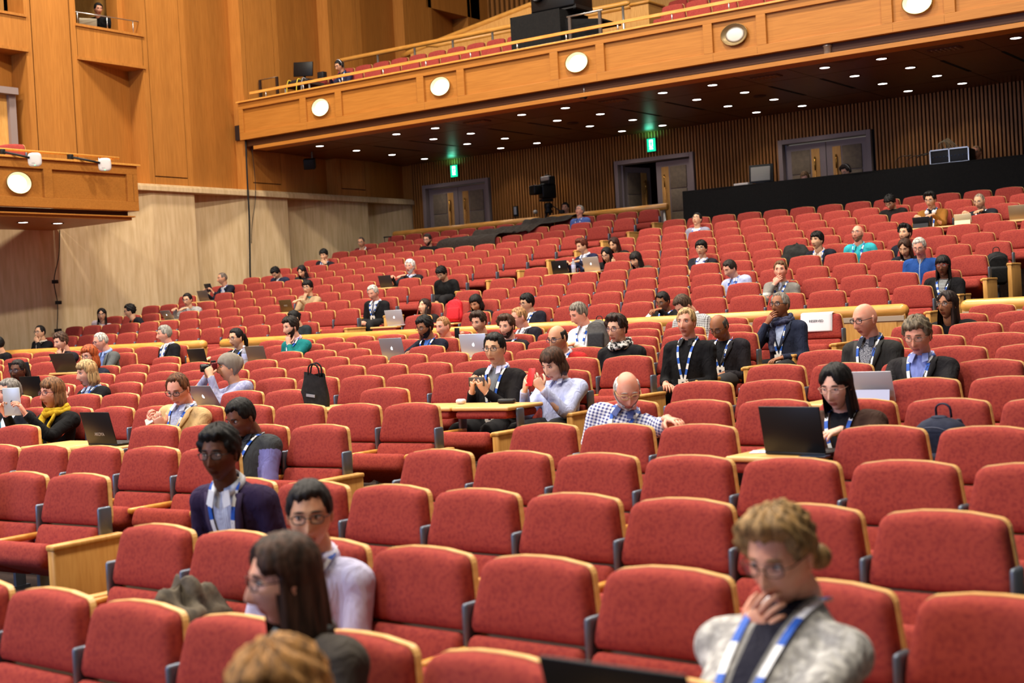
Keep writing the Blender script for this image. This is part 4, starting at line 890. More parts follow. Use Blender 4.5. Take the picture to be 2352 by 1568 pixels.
('scarfman',{'h':(-5.766,13.092,-0.042),'yaw':-11.2,'pitch':-3,'zf':-1.198,'yr':13.36,'label':'grey haired man in navy blazer and blue scarf touching his lips','skin':(150,100,70),'hair':('receding',(118,110,102)),'o':{'c':(36,42,62),'v':(0.2,0.085),'lapel':1,'name':'jacket','ic':(176,190,222)},'hands':('mouth','lap'),'gl':(20,18,20),'lan':0.12,'near':1,'rim':0.0026,'scarf':((52,54,80),(74,78,104),'tails')}),
('baldpaisley',{'h':(-3.852,10.314,-0.178),'yaw':-24.5,'pitch':12,'zf':-1.405,'yr':10.81,'label':'bald man in dark jacket and paisley shirt with dark framed glasses','skin':(226,164,140),'hair':('shaved',(196,160,140)),'o':{'c':(46,45,44),'v':(0.2,0.085),'lapel':1,'name':'jacket','ic':(30,34,48),'ip':'paisley','ic2':(186,188,196),'col':(44,48,62)},'gl':(22,20,20),'lan':0.1,'near':1,'rim':0.0024,'hx':{}}),
('tousled',{'h':(-3.202,9.572,-0.294),'yaw':0.5,'pitch':18,'zf':-1.467,'yr':9.84,'label':'man with thick grey-brown hair in dark suit and blue shirt behind silver tablet','skin':(226,164,140),'hair':('thick',(104,92,76)),'o':{'c':(32,30,33),'v':(0.2,0.085),'lapel':1,'name':'jacket','ic':(126,140,206),'col':(146,160,218)},'hands':('table','table'),'gl':(120,96,80),'lan':0.12,'near':1,'face':{'eyes':2,'w':1.05}}),
('longhair',{'h':(-3.014,7.57,-0.508),'yaw':-3.3,'pitch':15,'zf':-1.587,'yr':7.9,'label':'woman with long straight black hair and glasses typing at a black laptop','skin':(226,180,160),'hair':('long',(20,17,18)),'o':{'c':(62,42,34),'v':(0.12,0.06),'ic':(24,24,30),'name':'cardigan'},'hands':('table','table'),'gl':(190,150,130),'lan':0.14,'near':1,'face':{'hairlen':0.33,'eyes':2}}),
('checkshirt',{'h':(-4.508,7.768,-0.52),'yaw':40.1,'pitch':28,'zf':-1.587,'yr':8.04,'label':'balding white haired man with goatee in blue and white checked shirt,arm over next seat','skin':(226,164,140),'hair':('bald',(214,208,200)),'o':{'c':(232,234,242),'p':'check','c2':(60,66,130),'pk':0.026,'name':'shirt','col':(80,92,146)},'hands':('lap',((-3.8,7.15,-0.6),(1,-0.45,-0.1),(0,0,1),0.5,(0.6,0.5,-0.3))),'gl':(200,170,110),'lan':0.2,'near':1,'face':{'eyes':0},'beard':(206,198,190),'sleeve':0.62,'girth':1.12}),
('blueshirt',{'h':(-8.808,18.314,0.505),'yaw':-24.3,'pitch':25,'zf':-0.513,'yr':18.69,'label':'dark curly haired man in light blue shirt looking down in rear block','skin':(222,172,146),'hair':('short',(38,30,26)),'o':{'c':(184,194,230),'v':(0.36,0.05),'ic':(120,150,220),'col':(190,200,236)},'lan':0.1,'face':{'eyes':0}}),
('fleece',{'h':(-7.668,17.484,0.411),'yaw':13.7,'pitch':0,'zf':-0.699,'yr':17.75,'label':'brown haired man in grey striped fleece with fingers at his mouth','skin':(226,164,140),'hair':('short',(96,66,44)),'o':{'c':(128,124,118),'band':(0.3,0.022,(190,186,178)),'name':'fleece','v':(0.34,0.05),'ic':(176,186,214),'col':(110,106,102)},'hands':('mouth','lap'),'lan':0.2}),
('blackhair2',{'h':(-10.242,20.277,0.915),'yaw':8.8,'pitch':0,'zf':-0.147,'yr':20.55,'label':'man with heavy black hair and glasses in dark jacket,arms folded','skin':(216,172,138),'hair':('fringe',(18,16,16)),'o':{'c':(34,33,40),'v':(0.2,0.085),'lapel':1,'name':'jacket','ic':(206,210,230),'col':(214,218,236)},'hands':('cross','cross'),'gl':(40,36,50),'lan':0.2}),
('sleeper',{'h':(-12.157,23.952,1.642),'yaw':1.9,'pitch':-20,'zf':0.599,'yr':24.22,'label':'man in pale grey jacket asleep with head tipped back,below black drape','skin':(216,172,138),'hair':('short',(18,16,16)),'o':{'c':(138,136,154),'v':(0.15,0.07),'ic':(226,224,226),'name':'jacket'},'gl':(50,46,46),'lan':0.2,'face':{'eyes':0}}),
('topblue',{'h':(-16.312,26.447,2.252),'yaw':-3.3,'pitch':-22,'zf':1.165,'yr':26.72,'label':'man in blue shirt leaning back,last row below wooden rail','skin':(226,164,140),'hair':('short',(140,134,126)),'o':{'c':(88,112,180),'col':(96,120,190)},'gl':(80,70,70),'lan':0.25}),
('laptopsuit',{'h':(-12.988,21.081,1.169),'yaw':-23.4,'pitch':15,'zf':0.035,'yr':21.44,'label':'man with red-brown quiff in navy suit behind two laptops and a bottle','skin':(216,172,138),'hair':('quiff',(86,40,28)),'o':{'c':(34,38,66),'v':(0.2,0.085),'lapel':1,'name':'jacket','ic':(202,206,226),'ip':'vstripe','ic2':(170,176,206),'col':(214,216,232)},'hands':('table','table')}),
('glasseslong',{'h':(-12.438,20.996,0.975),'yaw':0.6,'pitch':20,'zf':0.035,'yr':21.44,'label':'woman with long black hair and glasses,hand to ear,behind silver laptop','skin':(216,172,138),'hair':('long',(20,17,18)),'o':{'c':(24,23,26)},'hands':('table','cheek'),'gl':(50,44,46),'face':{'eyes':2}}),
('longbrown',{'h':(-12.915,22.086,1.205),'yaw':-4.7,'pitch':20,'zf':0.22,'yr':22.4,'label':'woman with long dark red-brown hair,dark jacket,behind woman with glasses','skin':(216,172,138),'hair':('long',(52,30,24)),'o':{'c':(30,27,28)},'face':{'eyes':2}}),
('straightlong',{'h':(-11.412,20.199,0.819),'yaw':-10.5,'pitch':20,'zf':-0.147,'yr':20.54,'label':'woman with long straight dark hair and brown jacket,rear middle block','skin':(216,172,138),'hair':('fringelong',(30,25,24)),'o':{'c':(84,66,56),'v':(0.2,0.06),'ic':(40,50,90),'name':'jacket'},'face':{'eyes':0}}),
('bob',{'h':(-8.176,20.053,0.887),'yaw':-12.8,'pitch':0,'zf':-0.147,'yr':20.55,'label':'man with long black hair beside a dark coat on the next seat','skin':(216,172,138),'hair':('fringe',(18,16,16)),'o':{'c':(30,31,42),'v':(0.2,0.085),'lapel':1,'name':'jacket','ic':(214,190,180),'col':(216,196,186)},'lan':0.25,'face':{'eyes':2},'hx':{}}),
('tealpolo',{'h':(-7.562,20.124,0.945),'yaw':-4.4,'pitch':-8,'zf':-0.147,'yr':20.55,'label':'bald bearded man in bright turquoise polo shirt','skin':(226,164,140),'hair':('shaved',(190,150,126)),'o':{'c':(54,170,182),'name':'polo_shirt','col':(60,178,190)},'gl':(70,54,46),'lan':0.15,'beard':(150,110,84),'girth':1.12}),
('topknot',{'h':(-6.897,20.285,0.895),'yaw':-11.2,'pitch':-3,'zf':-0.147,'yr':20.56,'label':'man with black swept-up hair and goatee in dark jacket behind woman looking down','skin':(216,172,138),'hair':('quiff',(18,16,16)),'o':{'c':(28,30,42),'v':(0.2,0.085),'lapel':1,'name':'jacket','ic':(226,228,232)},'beard':(60,48,42)}),
('browndown',{'h':(-6.535,19.19,0.647),'yaw':-1.2,'pitch':25,'zf':-0.324,'yr':19.61,'label':'woman with shoulder-length brown hair looking down,dark jacket','skin':(216,172,138),'hair':('long',(60,38,28)),'o':{'c':(28,28,38),'v':(0.3,0.05),'ic':(20,20,24),'name':'jacket'},'lan':0.2,'face':{'eyes':0}}),
('bluefleece',{'h':(-6.058,18.361,0.61),'yaw':3.3,'pitch':18,'zf':-0.513,'yr':18.7,'label':'grey haired man in royal blue zip fleece looking down,glasses','skin':(226,164,140),'hair':('short',(176,170,160)),'o':{'c':(36,74,142),'zip':(150,170,200),'v':(0.4,0.05),'ic':(120,110,110),'name':'fleece'},'gl':(60,60,66),'face':{'eyes':0}}),
('redglasses',{'h':(-5.485,17.489,0.325),'yaw':5.4,'pitch':0,'zf':-0.699,'yr':17.76,'label':'woman with black hair and red glasses,black blazer over striped top','skin':(112,72,52),'hair':('fringelong',(22,18,18)),'o':{'c':(24,23,26),'v':(0.0,0.06),'ic':(20,20,22),'ip':'hstripe','ic2':(230,230,230),'lapel':1,'name':'blazer'},'gl':(150,40,50),'lan':0.12}),
('wavy',{'h':(-4.098,13.151,-0.127),'yaw':-17.7,'pitch':-3,'zf':-1.2,'yr':13.64,'label':'woman with long wavy dark hair and glasses looking up,by wooden barrier end','skin':(150,100,70),'hair':('long',(36,24,22)),'o':{'c':(22,20,24)},'gl':(50,40,38),'face':{'hairlen':0.27}}),
('headdown',{'h':(-8.369,23.922,1.624),'yaw':-5.7,'pitch':35,'zf':0.599,'yr':24.23,'label':'man with black hair bowing his head in black shirt below black drape','skin':(216,172,138),'hair':('fringe',(18,16,16)),'o':{'c':(28,24,24),'name':'shirt'},'gl':(30,28,28),'face':{'eyes':0}}),
('brownjacket',{'h':(-7.342,22.92,1.529),'yaw':-2.2,'pitch':12,'zf':0.406,'yr':23.28,'label':'man in mustard brown jacket with white headphones round his neck','skin':(216,172,138),'hair':('quiff',(18,16,16)),'o':{'c':(140,92,36),'v':(0.1,0.055),'ic':(24,24,34),'name':'jacket','col':(52,46,42)},'hands':('table','table'),'gl':(60,52,48),'lan':0.06,'phones':'neck'}),
('cropgrey',{'h':(-6.572,23.015,1.44),'yaw':-9.1,'pitch':15,'zf':0.406,'yr':23.29,'label':'man with cropped grey hair and glasses in dark sweater with cream tablet','skin':(216,172,138),'hair':('buzz',(128,112,98)),'o':{'c':(32,33,40),'name':'sweater','col':(40,42,54)},'hands':('table','table'),'gl':(150,130,110),'lan':0.2,'face':{'eyes':2}}),
('tablet',{'h':(-21.711,20.746,1.133),'yaw':-23.7,'pitch':5,'zf':0.02,'yr':21.19,'label':'balding man in navy jacket holding up a tablet by the stone wall','skin':(196,146,114),'hair':('buzz',(96,84,76)),'o':{'c':(28,29,42),'v':(0.2,0.085),'lapel':1,'name':'jacket','ic':(206,210,222)},'hands':('tablet','tablet'),'lan':0.2}),
('blouse',{'h':(-20.772,18.89,0.674),'yaw':17.7,'pitch':10,'zf':-0.351,'yr':19.39,'label':'woman with tied dark hair and black and white blouse behind small laptop','skin':(216,172,138),'hair':('tied',(26,22,22)),'o':{'c':(30,30,32),'p':'paisley','c2':(214,210,208),'name':'blouse'},'hands':('table','table'),'gl':(60,56,56)}),
('orangecollar',{'h':(-21.415,17.995,0.508),'yaw':-45.0,'pitch':8,'zf':-0.536,'yr':18.5,'label':'man in profile with black hair and orange collar lining,by the stone wall','skin':(216,172,138),'hair':('thick',(18,16,16)),'o':{'c':(34,34,40),'v':(0.25,0.07),'ic':(196,86,40),'name':'jacket'},'gl':(60,60,60)}),
('longblack',{'h':(-22.479,18.175,0.476),'yaw':41.0,'pitch':0,'zf':-0.536,'yr':18.5,'label':'woman with long black hair and pale top,last seat by the stone wall','skin':(216,172,138),'hair':('long',(22,18,20)),'o':{'c':(206,188,190),'name':'sweater'},'gl':(70,60,60),'face':{'hairlen':0.27}}),
('hoodiedown',{'h':(-21.089,21.712,1.208),'yaw':4.2,'pitch':45,'zf':0.194,'yr':22.1,'label':'man in dark blue hooded jacket with head bowed,far left rear','skin':(216,172,138),'hair':('thick',(18,16,16)),'o':{'c':(38,44,66),'v':(0.35,0.05),'ic':(220,220,226),'name':'jacket'}}),
('longdown',{'h':(-20.431,21.82,1.193),'yaw':13.1,'pitch':25,'zf':0.194,'yr':22.09,'label':'woman with long dark hair looking down beside man in blue hood','skin':(216,172,138),'hair':('long',(28,24,26)),'o':{'c':(40,38,42)},'face':{'eyes':0}}),
('chinhand',{'h':(-21.446,23.65,1.624),'yaw':17.2,'pitch':15,'zf':0.566,'yr':23.92,'label':'man with black hair propping chin on hand,far left near wall','skin':(216,172,138),'hair':('fringe',(18,16,16)),'o':{'c':(28,28,34),'v':(0.3,0.06),'ic':(200,206,220),'name':'jacket'},'hands':('lap','mouth'),'lan':0.25}),
('redarms',{'h':(-21.69,25.255,1.949),'yaw':20.7,'pitch':10,'zf':0.957,'yr':25.8,'label':'man in maroon sweater resting on crossed arms over the seat in front','skin':(206,158,126),'hair':('buzz',(70,56,48)),'o':{'c':(96,30,34),'name':'sweater','col':(226,222,220)},'hands':('cross','cross'),'gl':(60,50,48)}),
('beardblack',{'h':(-19.143,24.541,1.805),'yaw':8.0,'pitch':10,'zf':0.766,'yr':24.81,'label':'man with full dark beard and glasses in black jacket,upper left rows','skin':(222,172,146),'hair':('short',(46,36,32)),'o':{'c':(28,27,29)},'gl':(30,26,26),'beard':(48,38,34),'beardlen':1}),
('whitebeard',{'h':(-16.743,20.877,1.054),'yaw':8.7,'pitch':0,'zf':0.02,'yr':21.15,'label':'man with wavy white hair and beard in dark suit behind dark laptop','skin':(226,164,140),'hair':('thick',(214,208,200)),'o':{'c':(34,34,40),'v':(0.2,0.085),'lapel':1,'name':'jacket','ic':(186,196,226),'col':(196,206,230)},'hands':('table','table'),'gl':(150,130,120),'lan':0.2,'beard':(214,208,200),'beardlen':1}),
('blackjacket',{'h':(-15.184,19.827,0.829),'yaw':2.4,'pitch':30,'zf':-0.166,'yr':20.28,'label':'young man with black fringe and glasses in black puffer jacket looking down','skin':(216,172,138),'hair':('fringe',(18,16,16)),'o':{'c':(24,24,25),'name':'jacket'},'gl':(40,36,36),'face':{'eyes':0},'girth':1.12}),
('khaki',{'h':(-17.762,19.096,0.738),'yaw':12.9,'pitch':5,'zf':-0.351,'yr':19.37,'label':'man in khaki jacket with hand at chin behind brown laptop','skin':(216,172,138),'hair':('fringe',(18,16,16)),'o':{'c':(168,140,108),'v':(0.14,0.07),'ic':(60,96,92),'name':'jacket'},'hands':('chin','table'),'gl':(70,62,58)}),
('braids',{'h':(-14.363,10.33,-0.324),'yaw':19.3,'pitch':5,'zf':-1.387,'yr':10.67,'label':'woman with dark braided hair and glasses in dark hoodie,left edge','skin':(92,58,42),'hair':('tied',(30,24,22)),'o':{'c':(36,34,42),'name':'hoodie'},'hands':('table','table'),'gl':(40,36,60),'face':{'tail':1}}),
]
OCC={('A',0,0),('A',0,12),('A',2,0),('A',2,11),('A',2,13),('A',3,5),('A',3,10),('A',4,0),('A',5,3),('A',5,12),('A',6,10),('A',6,11),('A',8,12),('A',9,8),('A',10,13),('A',11,3),('F',2,1),('F',3,4),('F',3,7),('F',3,8),('F',5,0),('F',5,1),('F',5,7),('F',5,11),('F',6,15),('F',7,0),('F',7,1),('F',7,2),('F',7,15),('F',8,0),('F',9,0),('F',9,4),('F',9,6),('F',9,8),('F',9,12),('F',9,14),('F',10,3),('F',10,7),('F',10,8),('F',10,9),('K',9,0),('K',9,2),('K',10,0),('K',10,7),('M',0,6),('M',0,10),('M',1,0),('M',1,4),('M',1,13),('M',1,15),('M',2,1),('M',2,6),('M',3,2),('M',4,3),('M',4,4),('M',4,5),('M',4,9),('M',4,11),('M',5,13),('M',5,14),('M',6,14),('M',7,3),('M',7,4),('M',8,6),('M',8,13),('R',0,1),('R',0,3),('R',1,6),('R',2,9),('R',5,5),('R',5,8),('R',7,6),('R',8,7),('R',11,8)}
TABLES={('F',4,0),('F',4,1),('F',4,3),('F',4,6),('F',2,4),('F',2,5),('F',8,14),('F',8,12),('F',8,8),('F',8,6),('F',8,3),('K',8,0),('F',5,13),('K',7,0),('M',4,13),('M',4,14),('M',0,15),('M',0,13),('M',6,4),('M',6,3),('M',6,1),('A',4,12),('A',2,10),('A',4,3),('A',2,4),('R',4,5),('R',6,6),('F',2,7)}
BN=dict(F='front middle block',R='front right block',K='far left block',M='rear middle block',A='rear left block')
ORD='first second third fourth fifth sixth seventh eighth ninth tenth eleventh twelfth thirteenth fourteenth fifteenth sixteenth'.split()
_cm=cam.matrix_world.inverted()
def project(P):
    q=_cm@P; return (1176+3200*q.x/-q.z,784-3200*q.y/-q.z,-q.z) if q.z<-.3 else None
allseats=[]
for b in B:
    for r in range(len(B[b])):
        n=B[b][r][4]
        for i in range(n):
            p,h=seat_at(b,r,i); q=project(p+Vector((0,0,.95)))
            if q and -70<q[0]<2352+75 and -80<q[1]<1568+110: allseats.append((q[2],b,r,i,p,h))
allseats.sort(key=lambda t:t[0])
def seat_label(b,r,i,st):
    n=B[b][r][4]
    pos=('%s from the left aisle'%ORD[n-1-i]) if b=='R' else ('%s from the right aisle'%ORD[i])
    return '%s red seat, %s, %s row of the %s'%(st,pos,ORD[r],BN[b])
def kid(name,me,par):
    o=bpy.data.objects.new(name,me); COL.objects.link(o); o.parent=par; return o
farmb=MB(); nearn=0
for dd,b,r,i,p,h in allseats:
    k=(b,r,i); n=B[b][r][4]; tab=k in TABLES; occ=k in OCC
    if nearn<300:
        nearn+=1
        t=thing('theatre_seat',seat_label(b,r,i,'table-folded' if tab else 'occupied' if occ else 'empty'),'seat',p,'red seats of the '+BN[b]); t.rotation_euler=(0,0,radians(h))
        if tab: kid('table_top',ME_TTOP,t); kid('folded_backrest',ME_TUND,t)
        else: kid('backrest',ME_BACK,t); kid('back_shell',ME_SHELL,t)
        kid('seat_pan',ME_DN if occ else ME_UP,t); kid('arm_standard',ME_STR,t)
        if i==0 and b!='R': kid('end_panel',ME_ENDR,t)
        if i==n-1: kid('arm_standard',ME_STL,t); kid('end_panel',ME_ENDL,t)
    else:
        m=MB()
        if tab: tabletop(m,1); m.rbox((0,.0,.775),(.245,.21,.03),.025,None,0,3)
        else: back_cushion(m,0); shell(m,1)
        pan(m,0,not occ); standard(m,SW/2,2,3)
        if i==0: endp(m,SW/2+.012,1,4)
        farmb.merge(m,Matrix.Translation(p)@Matrix.Rotation(radians(h),4,'Z'))
fo=farmb.build('rear_theatre_seats',[M_SEAT,M_WOODL,M_METAL,M_RAIL,M_WOODE])
tag(fo,'distant rows of red seats in the upper part of the hall','seats',None,'stuff')
PR={}
def build_people():
    for k,d in PEOPLE: PR[k]=person(d)
# ================================================================ things on tables, in hands, on seats
def text(s,size,M4,mat,parent,name='lettering',ext=.0006):
    c=bpy.data.curves.new(name,'FONT'); c.body=s; c.size=size; c.align_x='CENTER'; c.align_y='CENTER'; c.extrude=ext
    q=bpy.data.objects.new('tmp',c); COL.objects.link(q); dg=bpy.context.evaluated_depsgraph_get(); dg.update()
    me=bpy.data.meshes.new_from_object(q.evaluated_get(dg)); bpy.data.objects.remove(q); me.materials.clear(); me.materials.append(mat)
    o=bpy.data.objects.new(name,me); COL.objects.link(o); o.parent=parent; o.matrix_local=M4; return o
M_ALU=plain((178,180,186),.35,.6); M_ALUD=plain((96,96,100),.4,.5); M_KEY=plain((30,30,33),.6); M_LOGO=plain((235,245,255),.4,0,2.2); M_SCR=plain((120,150,210),.4,0,1.0)
def fruit(mb,M,s,mi):               # bitten-fruit emblem on a laptop lid, flat in the lid plane
    n=22; P=[]
    for k in range(n):
        a=2*pi*k/n; r=s*(1-.12*abs(cos(a/2+pi/4))**8-.10*exp(-((a-pi/2)/.35)**2)-.08*exp(-((a-3*pi/2)/.3)**2)-.42*exp(-((a if a<pi else a-2*pi)/.42)**2))
        P.append(M@Vector((r*cos(a)*.92,0,r*sin(a))))
    mb.add(P,[tuple(range(n))],mi); mb.add([M@Vector(p) for p in((.0,0,s*1.0),(s*.28,0,s*1.12),(s*.34,0,s*1.45),(s*.05,0,s*1.3))],[(0,1,2,3)],mi)
def laptop(lab,seat,dx,dy,col,w=.33,h=.225,tilt=18,rz=0,logo=None,dep=.23,dz=0,pos=None,screen=True):
    if pos is None:
        p,hh=seat_at(*seat); p=p+rotz(hh)@Vector((dx,dy,.839+dz)); rz+=hh
    else: p=Vector(pos)
    t=thing('laptop',lab,'laptop',p); t.rotation_euler=(0,0,radians(rz)); t['_at']=(0,0,0)
    m=plain(col,.4,.45 if col[0]>70 else .1); g=lambda b,n,ms:b.build(n,ms,t,0,False)
    b=MB(); b.rbox((0,dep/2,.009),(w/2,dep/2,.009),.005,None,0,2); g(b,'base',m)
    k=MB(); k.box(-w*.43,w*.43,.03,dep*.55,.0181,.0195,0); k.box(-w*.15,w*.15,dep*.62,dep*.95,.0181,.0187,0); g(k,'keyboard',M_KEY)
    Mt=Matrix.Rotation(radians(tilt),3,'X'); o=Vector((0,.004,.016))
    l=MB(); l.rbox(o+Mt@Vector((0,0,h/2)),(w/2,.0045,h/2),.004,Mt,0,2); lid=g(l,'lid',m)
    s=MB(); s.obox(o+Mt@Vector((0,.0052,h/2)),(w/2-.012,.0006,h/2-.012),Mt,0); g(s,'screen',M_SCR if screen else M_KEY)
    if logo=='fruit':
        q=MB(); Mf=Matrix.Translation(o+Mt@Vector((0,-.0056,h/2)))@Mt.to_4x4(); fruit(q,Mf,w*.055,0); g(q,'logo',M_LOGO)
    elif logo:
        text(logo[0],logo[1],Matrix.Translation(o+Mt@Vector((logo[2],-.0056,h*logo[3])))@Mt.to_4x4()@Matrix.Rotation(radians(90),4,'X'),plain((210,206,196),.4,.4),t,'logo')
    return t
laptop('large black laptop with pale lettering on its lid, on a table at the left',('F',2,4),.03,-.10,(30,28,27),.37,.25,14,-4,('AKOYA',.036,0,.30))
laptop('black laptop on the writing table before the long-haired woman',('R',4,5),.10,-.12,(24,24,25),.38,.25,10,-6)
laptop('silver white laptop before the sleeping woman, with glowing emblem',('M',0,15),.17,-.12,(196,198,206),.34,.235,14,0,'fruit')
laptop('bronze laptop with lettered lid before the man in khaki jacket',('A',2,4),-.08,-.1,(110,88,56),.32,.215,16,-4,('VAIO',.04,0,.5))
laptop('dark grey laptop before the white-bearded man',('A',4,3),.05,-.1,(58,50,48),.33,.22,16,-4)
laptop('grey laptop with lit screen below the raised tablet, by stone wall',('A',4,12),.03,-.1,(112,104,100),.33,.215,16,-5)
laptop('small silver laptop with glowing emblem before woman in patterned blouse',('A',2,10),.02,-.06,(150,148,146),.30,.2,34,-4,'fruit')
laptop('black laptop before woman with braids at the left edge',('F',5,13),.20,-.1,(20,19,20),.36,.24,14,0)
laptop('dark laptop with a round sticker near the left edge',('K',7,0),.12,-.05,(34,32,36),.34,.23,12,8)
laptop('wide brown-grey laptop before man resting chin on hand',('K',8,0),-.04,-.1,(58,50,44),.42,.27,24,4)
laptop('black laptop beside an orange bottle, before the ponytailed woman',('F',8,14),.16,-.1,(30,29,30),.35,.225,14,-4)
laptop('brown-grey laptop beside a water bottle, rail side table',('F',8,12),.12,-.1,(112,100,90),.35,.225,14,-4)
laptop('silver laptop with glowing emblem before bearded man in navy hoodie',('F',8,8),.14,-.12,(150,150,156),.36,.245,14,-4,'fruit')
laptop('bright silver laptop with glowing emblem before brown bearded man',('F',8,6),.20,-.12,(198,206,220),.36,.245,10,0,'fruit')
laptop('black laptop with glowing emblem left of a water bottle, rear block',('M',4,14),.0,-.1,(28,27,28),.33,.22,12,-2,'fruit')
laptop('silver laptop with glowing emblem right of a water bottle, rear block',('M',4,13),.10,-.1,(188,178,166),.35,.24,16,-8,'fruit')
laptop('tan laptop cut off at the right edge of the picture',('M',6,1),.0,-.1,(150,128,96),.33,.22,14,0)
laptop('open silver laptop with stickers below the person in grey beanie',('F',4,6),.20,-.1,(140,140,146),.34,.225,30,-6,'fruit')
laptop('black laptop lid at the bottom edge before woman in grey cardigan',None,0,0,(18,18,19),.36,.24,16,-4,None,.24,0,(-1.45,2.44,Z(-.955)))
t=thing('theatre_seat','table-folded red seat below the bottom edge carrying a black laptop','seat',(-1.45,2.36,Z(-.955)-.839)); t.rotation_euler=(0,0,radians(-4.7))
kid('table_top',ME_TTOP,t); kid('folded_backrest',ME_TUND,t); kid('arm_standard',ME_STR,t); kid('arm_standard',ME_STL,t); kid('seat_pan',ME_UP,t)
def slate(lab,p,M,w,h,cf,cb,name='tablet',cat='tablet',logo=False,thick=.004):
    t=thing(name,lab,cat,p); t['_at']=(0,0,0); t.matrix_local=Matrix.Translation(p)@M.to_4x4()
    b=MB(); b.rbox((0,0,0),(w/2,thick,h/2),.004,None,0,2); b.build('back_cover',plain(cb,.4,.3),t,0,False)
    s=MB(); s.box(-w/2+.008,w/2-.008,thick,thick+.0006,-h/2+.012,h/2-.012); s.build('screen',cf if not isinstance(cf,tuple) else plain(cf,.3),t,0,False)
    if logo:
        q=MB(); fruit(q,Matrix.Translation((0,-thick-.0006,0)),w*.07,0); q.build('logo',plain((70,74,80),.5),t,0,False)
    return t
def kick(lab,seat,dx,dy,w,h,cb,keyb=False,rz=0,split=None):      # tablet propped up on a writing table
    p,hh=seat_at(*seat); p=p+rotz(hh)@Vector((dx,dy,.839)); Mx=rotz(hh+rz)@Matrix.Rotation(radians(16),3,'X')
    t=slate(lab,p+Mx@Vector((0,0,h/2+.003)),Mx,w,h,M_SCR,cb)
    k=MB(); k.obox((0,-.055,-h*.27),(w*.46,.0015,h*.25),Matrix.Rotation(radians(-24),3,'X'),0); k.build('kickstand',plain(tuple(min(255,v+8) for v in cb),.4,.3),t,0,False)
kick('black propped tablet before man in mustard jacket',('M',6,4),.10,-.08,.27,.18,(34,33,35))
kick('cream propped tablet before man with cropped grey hair',('M',6,3),.22,-.08,.27,.17,(214,198,160))
TABLES.add(('R',6,6))
kick('silver propped tablet between long-haired woman and man in blue shirt',('R',6,6),.24,-.1,.31,.21,(184,182,186))
# held things
def held(k,x,y,z): return PR[k][1](x,y,z)
def made_held():
    def hand_mid(k): A=PR[k][2]; return (A[-1][2]+A[1][2])/2
    RBk=lambda k:PR[k][5]
    def at(k,s=None,f=.085,u=.03):
        W=PR[k][2][s][2] if s else hand_mid(k); D=PR[k][2][s or 1][3]; return W+RBk(k)@Vector((0,-.03,0))+Vector((0,0,f))
    slate('pale tablet held up by woman with yellow scarf',at('yellowscarf',None,.11),RBk('yellowscarf')@rotz(20)@Matrix.Rotation(.05,3,'X'),.165,.235,(40,40,44),(190,192,190),logo=True)
    slate('dark tablet held up by balding man at stone wall',at('tablet',None,.12),RBk('tablet')@Matrix.Rotation(.3,3,'X'),.25,.18,M_SCR,(34,36,44))
    slate('red phone held in both hands by woman in pale blouse',at('redphone',None,.10),RBk('redphone')@rotz(-10)@Matrix.Rotation(-.35,3,'X'),.075,.145,M_SCR,(214,44,48),'phone','phone')
    slate('dark gold phone held level by man in black field jacket',at('jacketphone',None,.085),RBk('jacketphone')@Matrix.Rotation(pi/2,3,'Y'),.075,.15,M_SCR,(84,74,62),'phone','phone')
    slate('white phone held low by man in tan jacket',at('tanjacket',None,.075),RBk('tanjacket')@Matrix.Rotation(-.7,3,'X')@Matrix.Rotation(.9,3,'Y'),.072,.145,M_SCR,(206,198,190),'phone','phone')
    slate('pale phone held sideways by blonde woman',at('blondephone',None,.10),RBk('blondephone')@Matrix.Rotation(pi/2,3,'Y'),.08,.155,M_SCR,(170,184,214),'phone','phone')
    slate('black phone held up by young man with swept hair',at('phoneman',-1,.10),RBk('phoneman'),.075,.15,M_SCR,(24,24,26),'phone','phone')
    slate('white phone in the lap of man with thin moustache',at('mustache',-1,.06),RBk('mustache')@Matrix.Rotation(-1.1,3,'X'),.075,.15,M_SCR,(220,220,222),'phone','phone')
    # compact camera of the person in the beanie
    Hc,R=PR['beanie'][3:5]; p=Hc+R@Vector((0,-.15,.02)); t=thing('camera','dark red compact camera at the eye of person in grey beanie','camera',p); t['_at']=(0,0,0); t.matrix_local=Matrix.Translation(p)@R.to_4x4()
    MB().rbox((0,0,0),(.062,.028,.042),.012,None,0,3).build('camera_body',plain((92,22,26),.4,.2),t,0,False)
    MB().lathe([(.01,-.0),(.036,.0),(.036,.05),(.039,.055),(.039,.10),(.034,.105),(.02,.1),(.005,.098)],(0,-.02,-.004),Matrix.Rotation(pi/2,3,'X'),16).build('lens',plain((18,18,19),.35),t,0,False)
    MB().rbox((0,.0,.05),(.022,.022,.012),.006,None,0,2).build('viewfinder_hump',plain((22,20,20),.5),t,0,False)
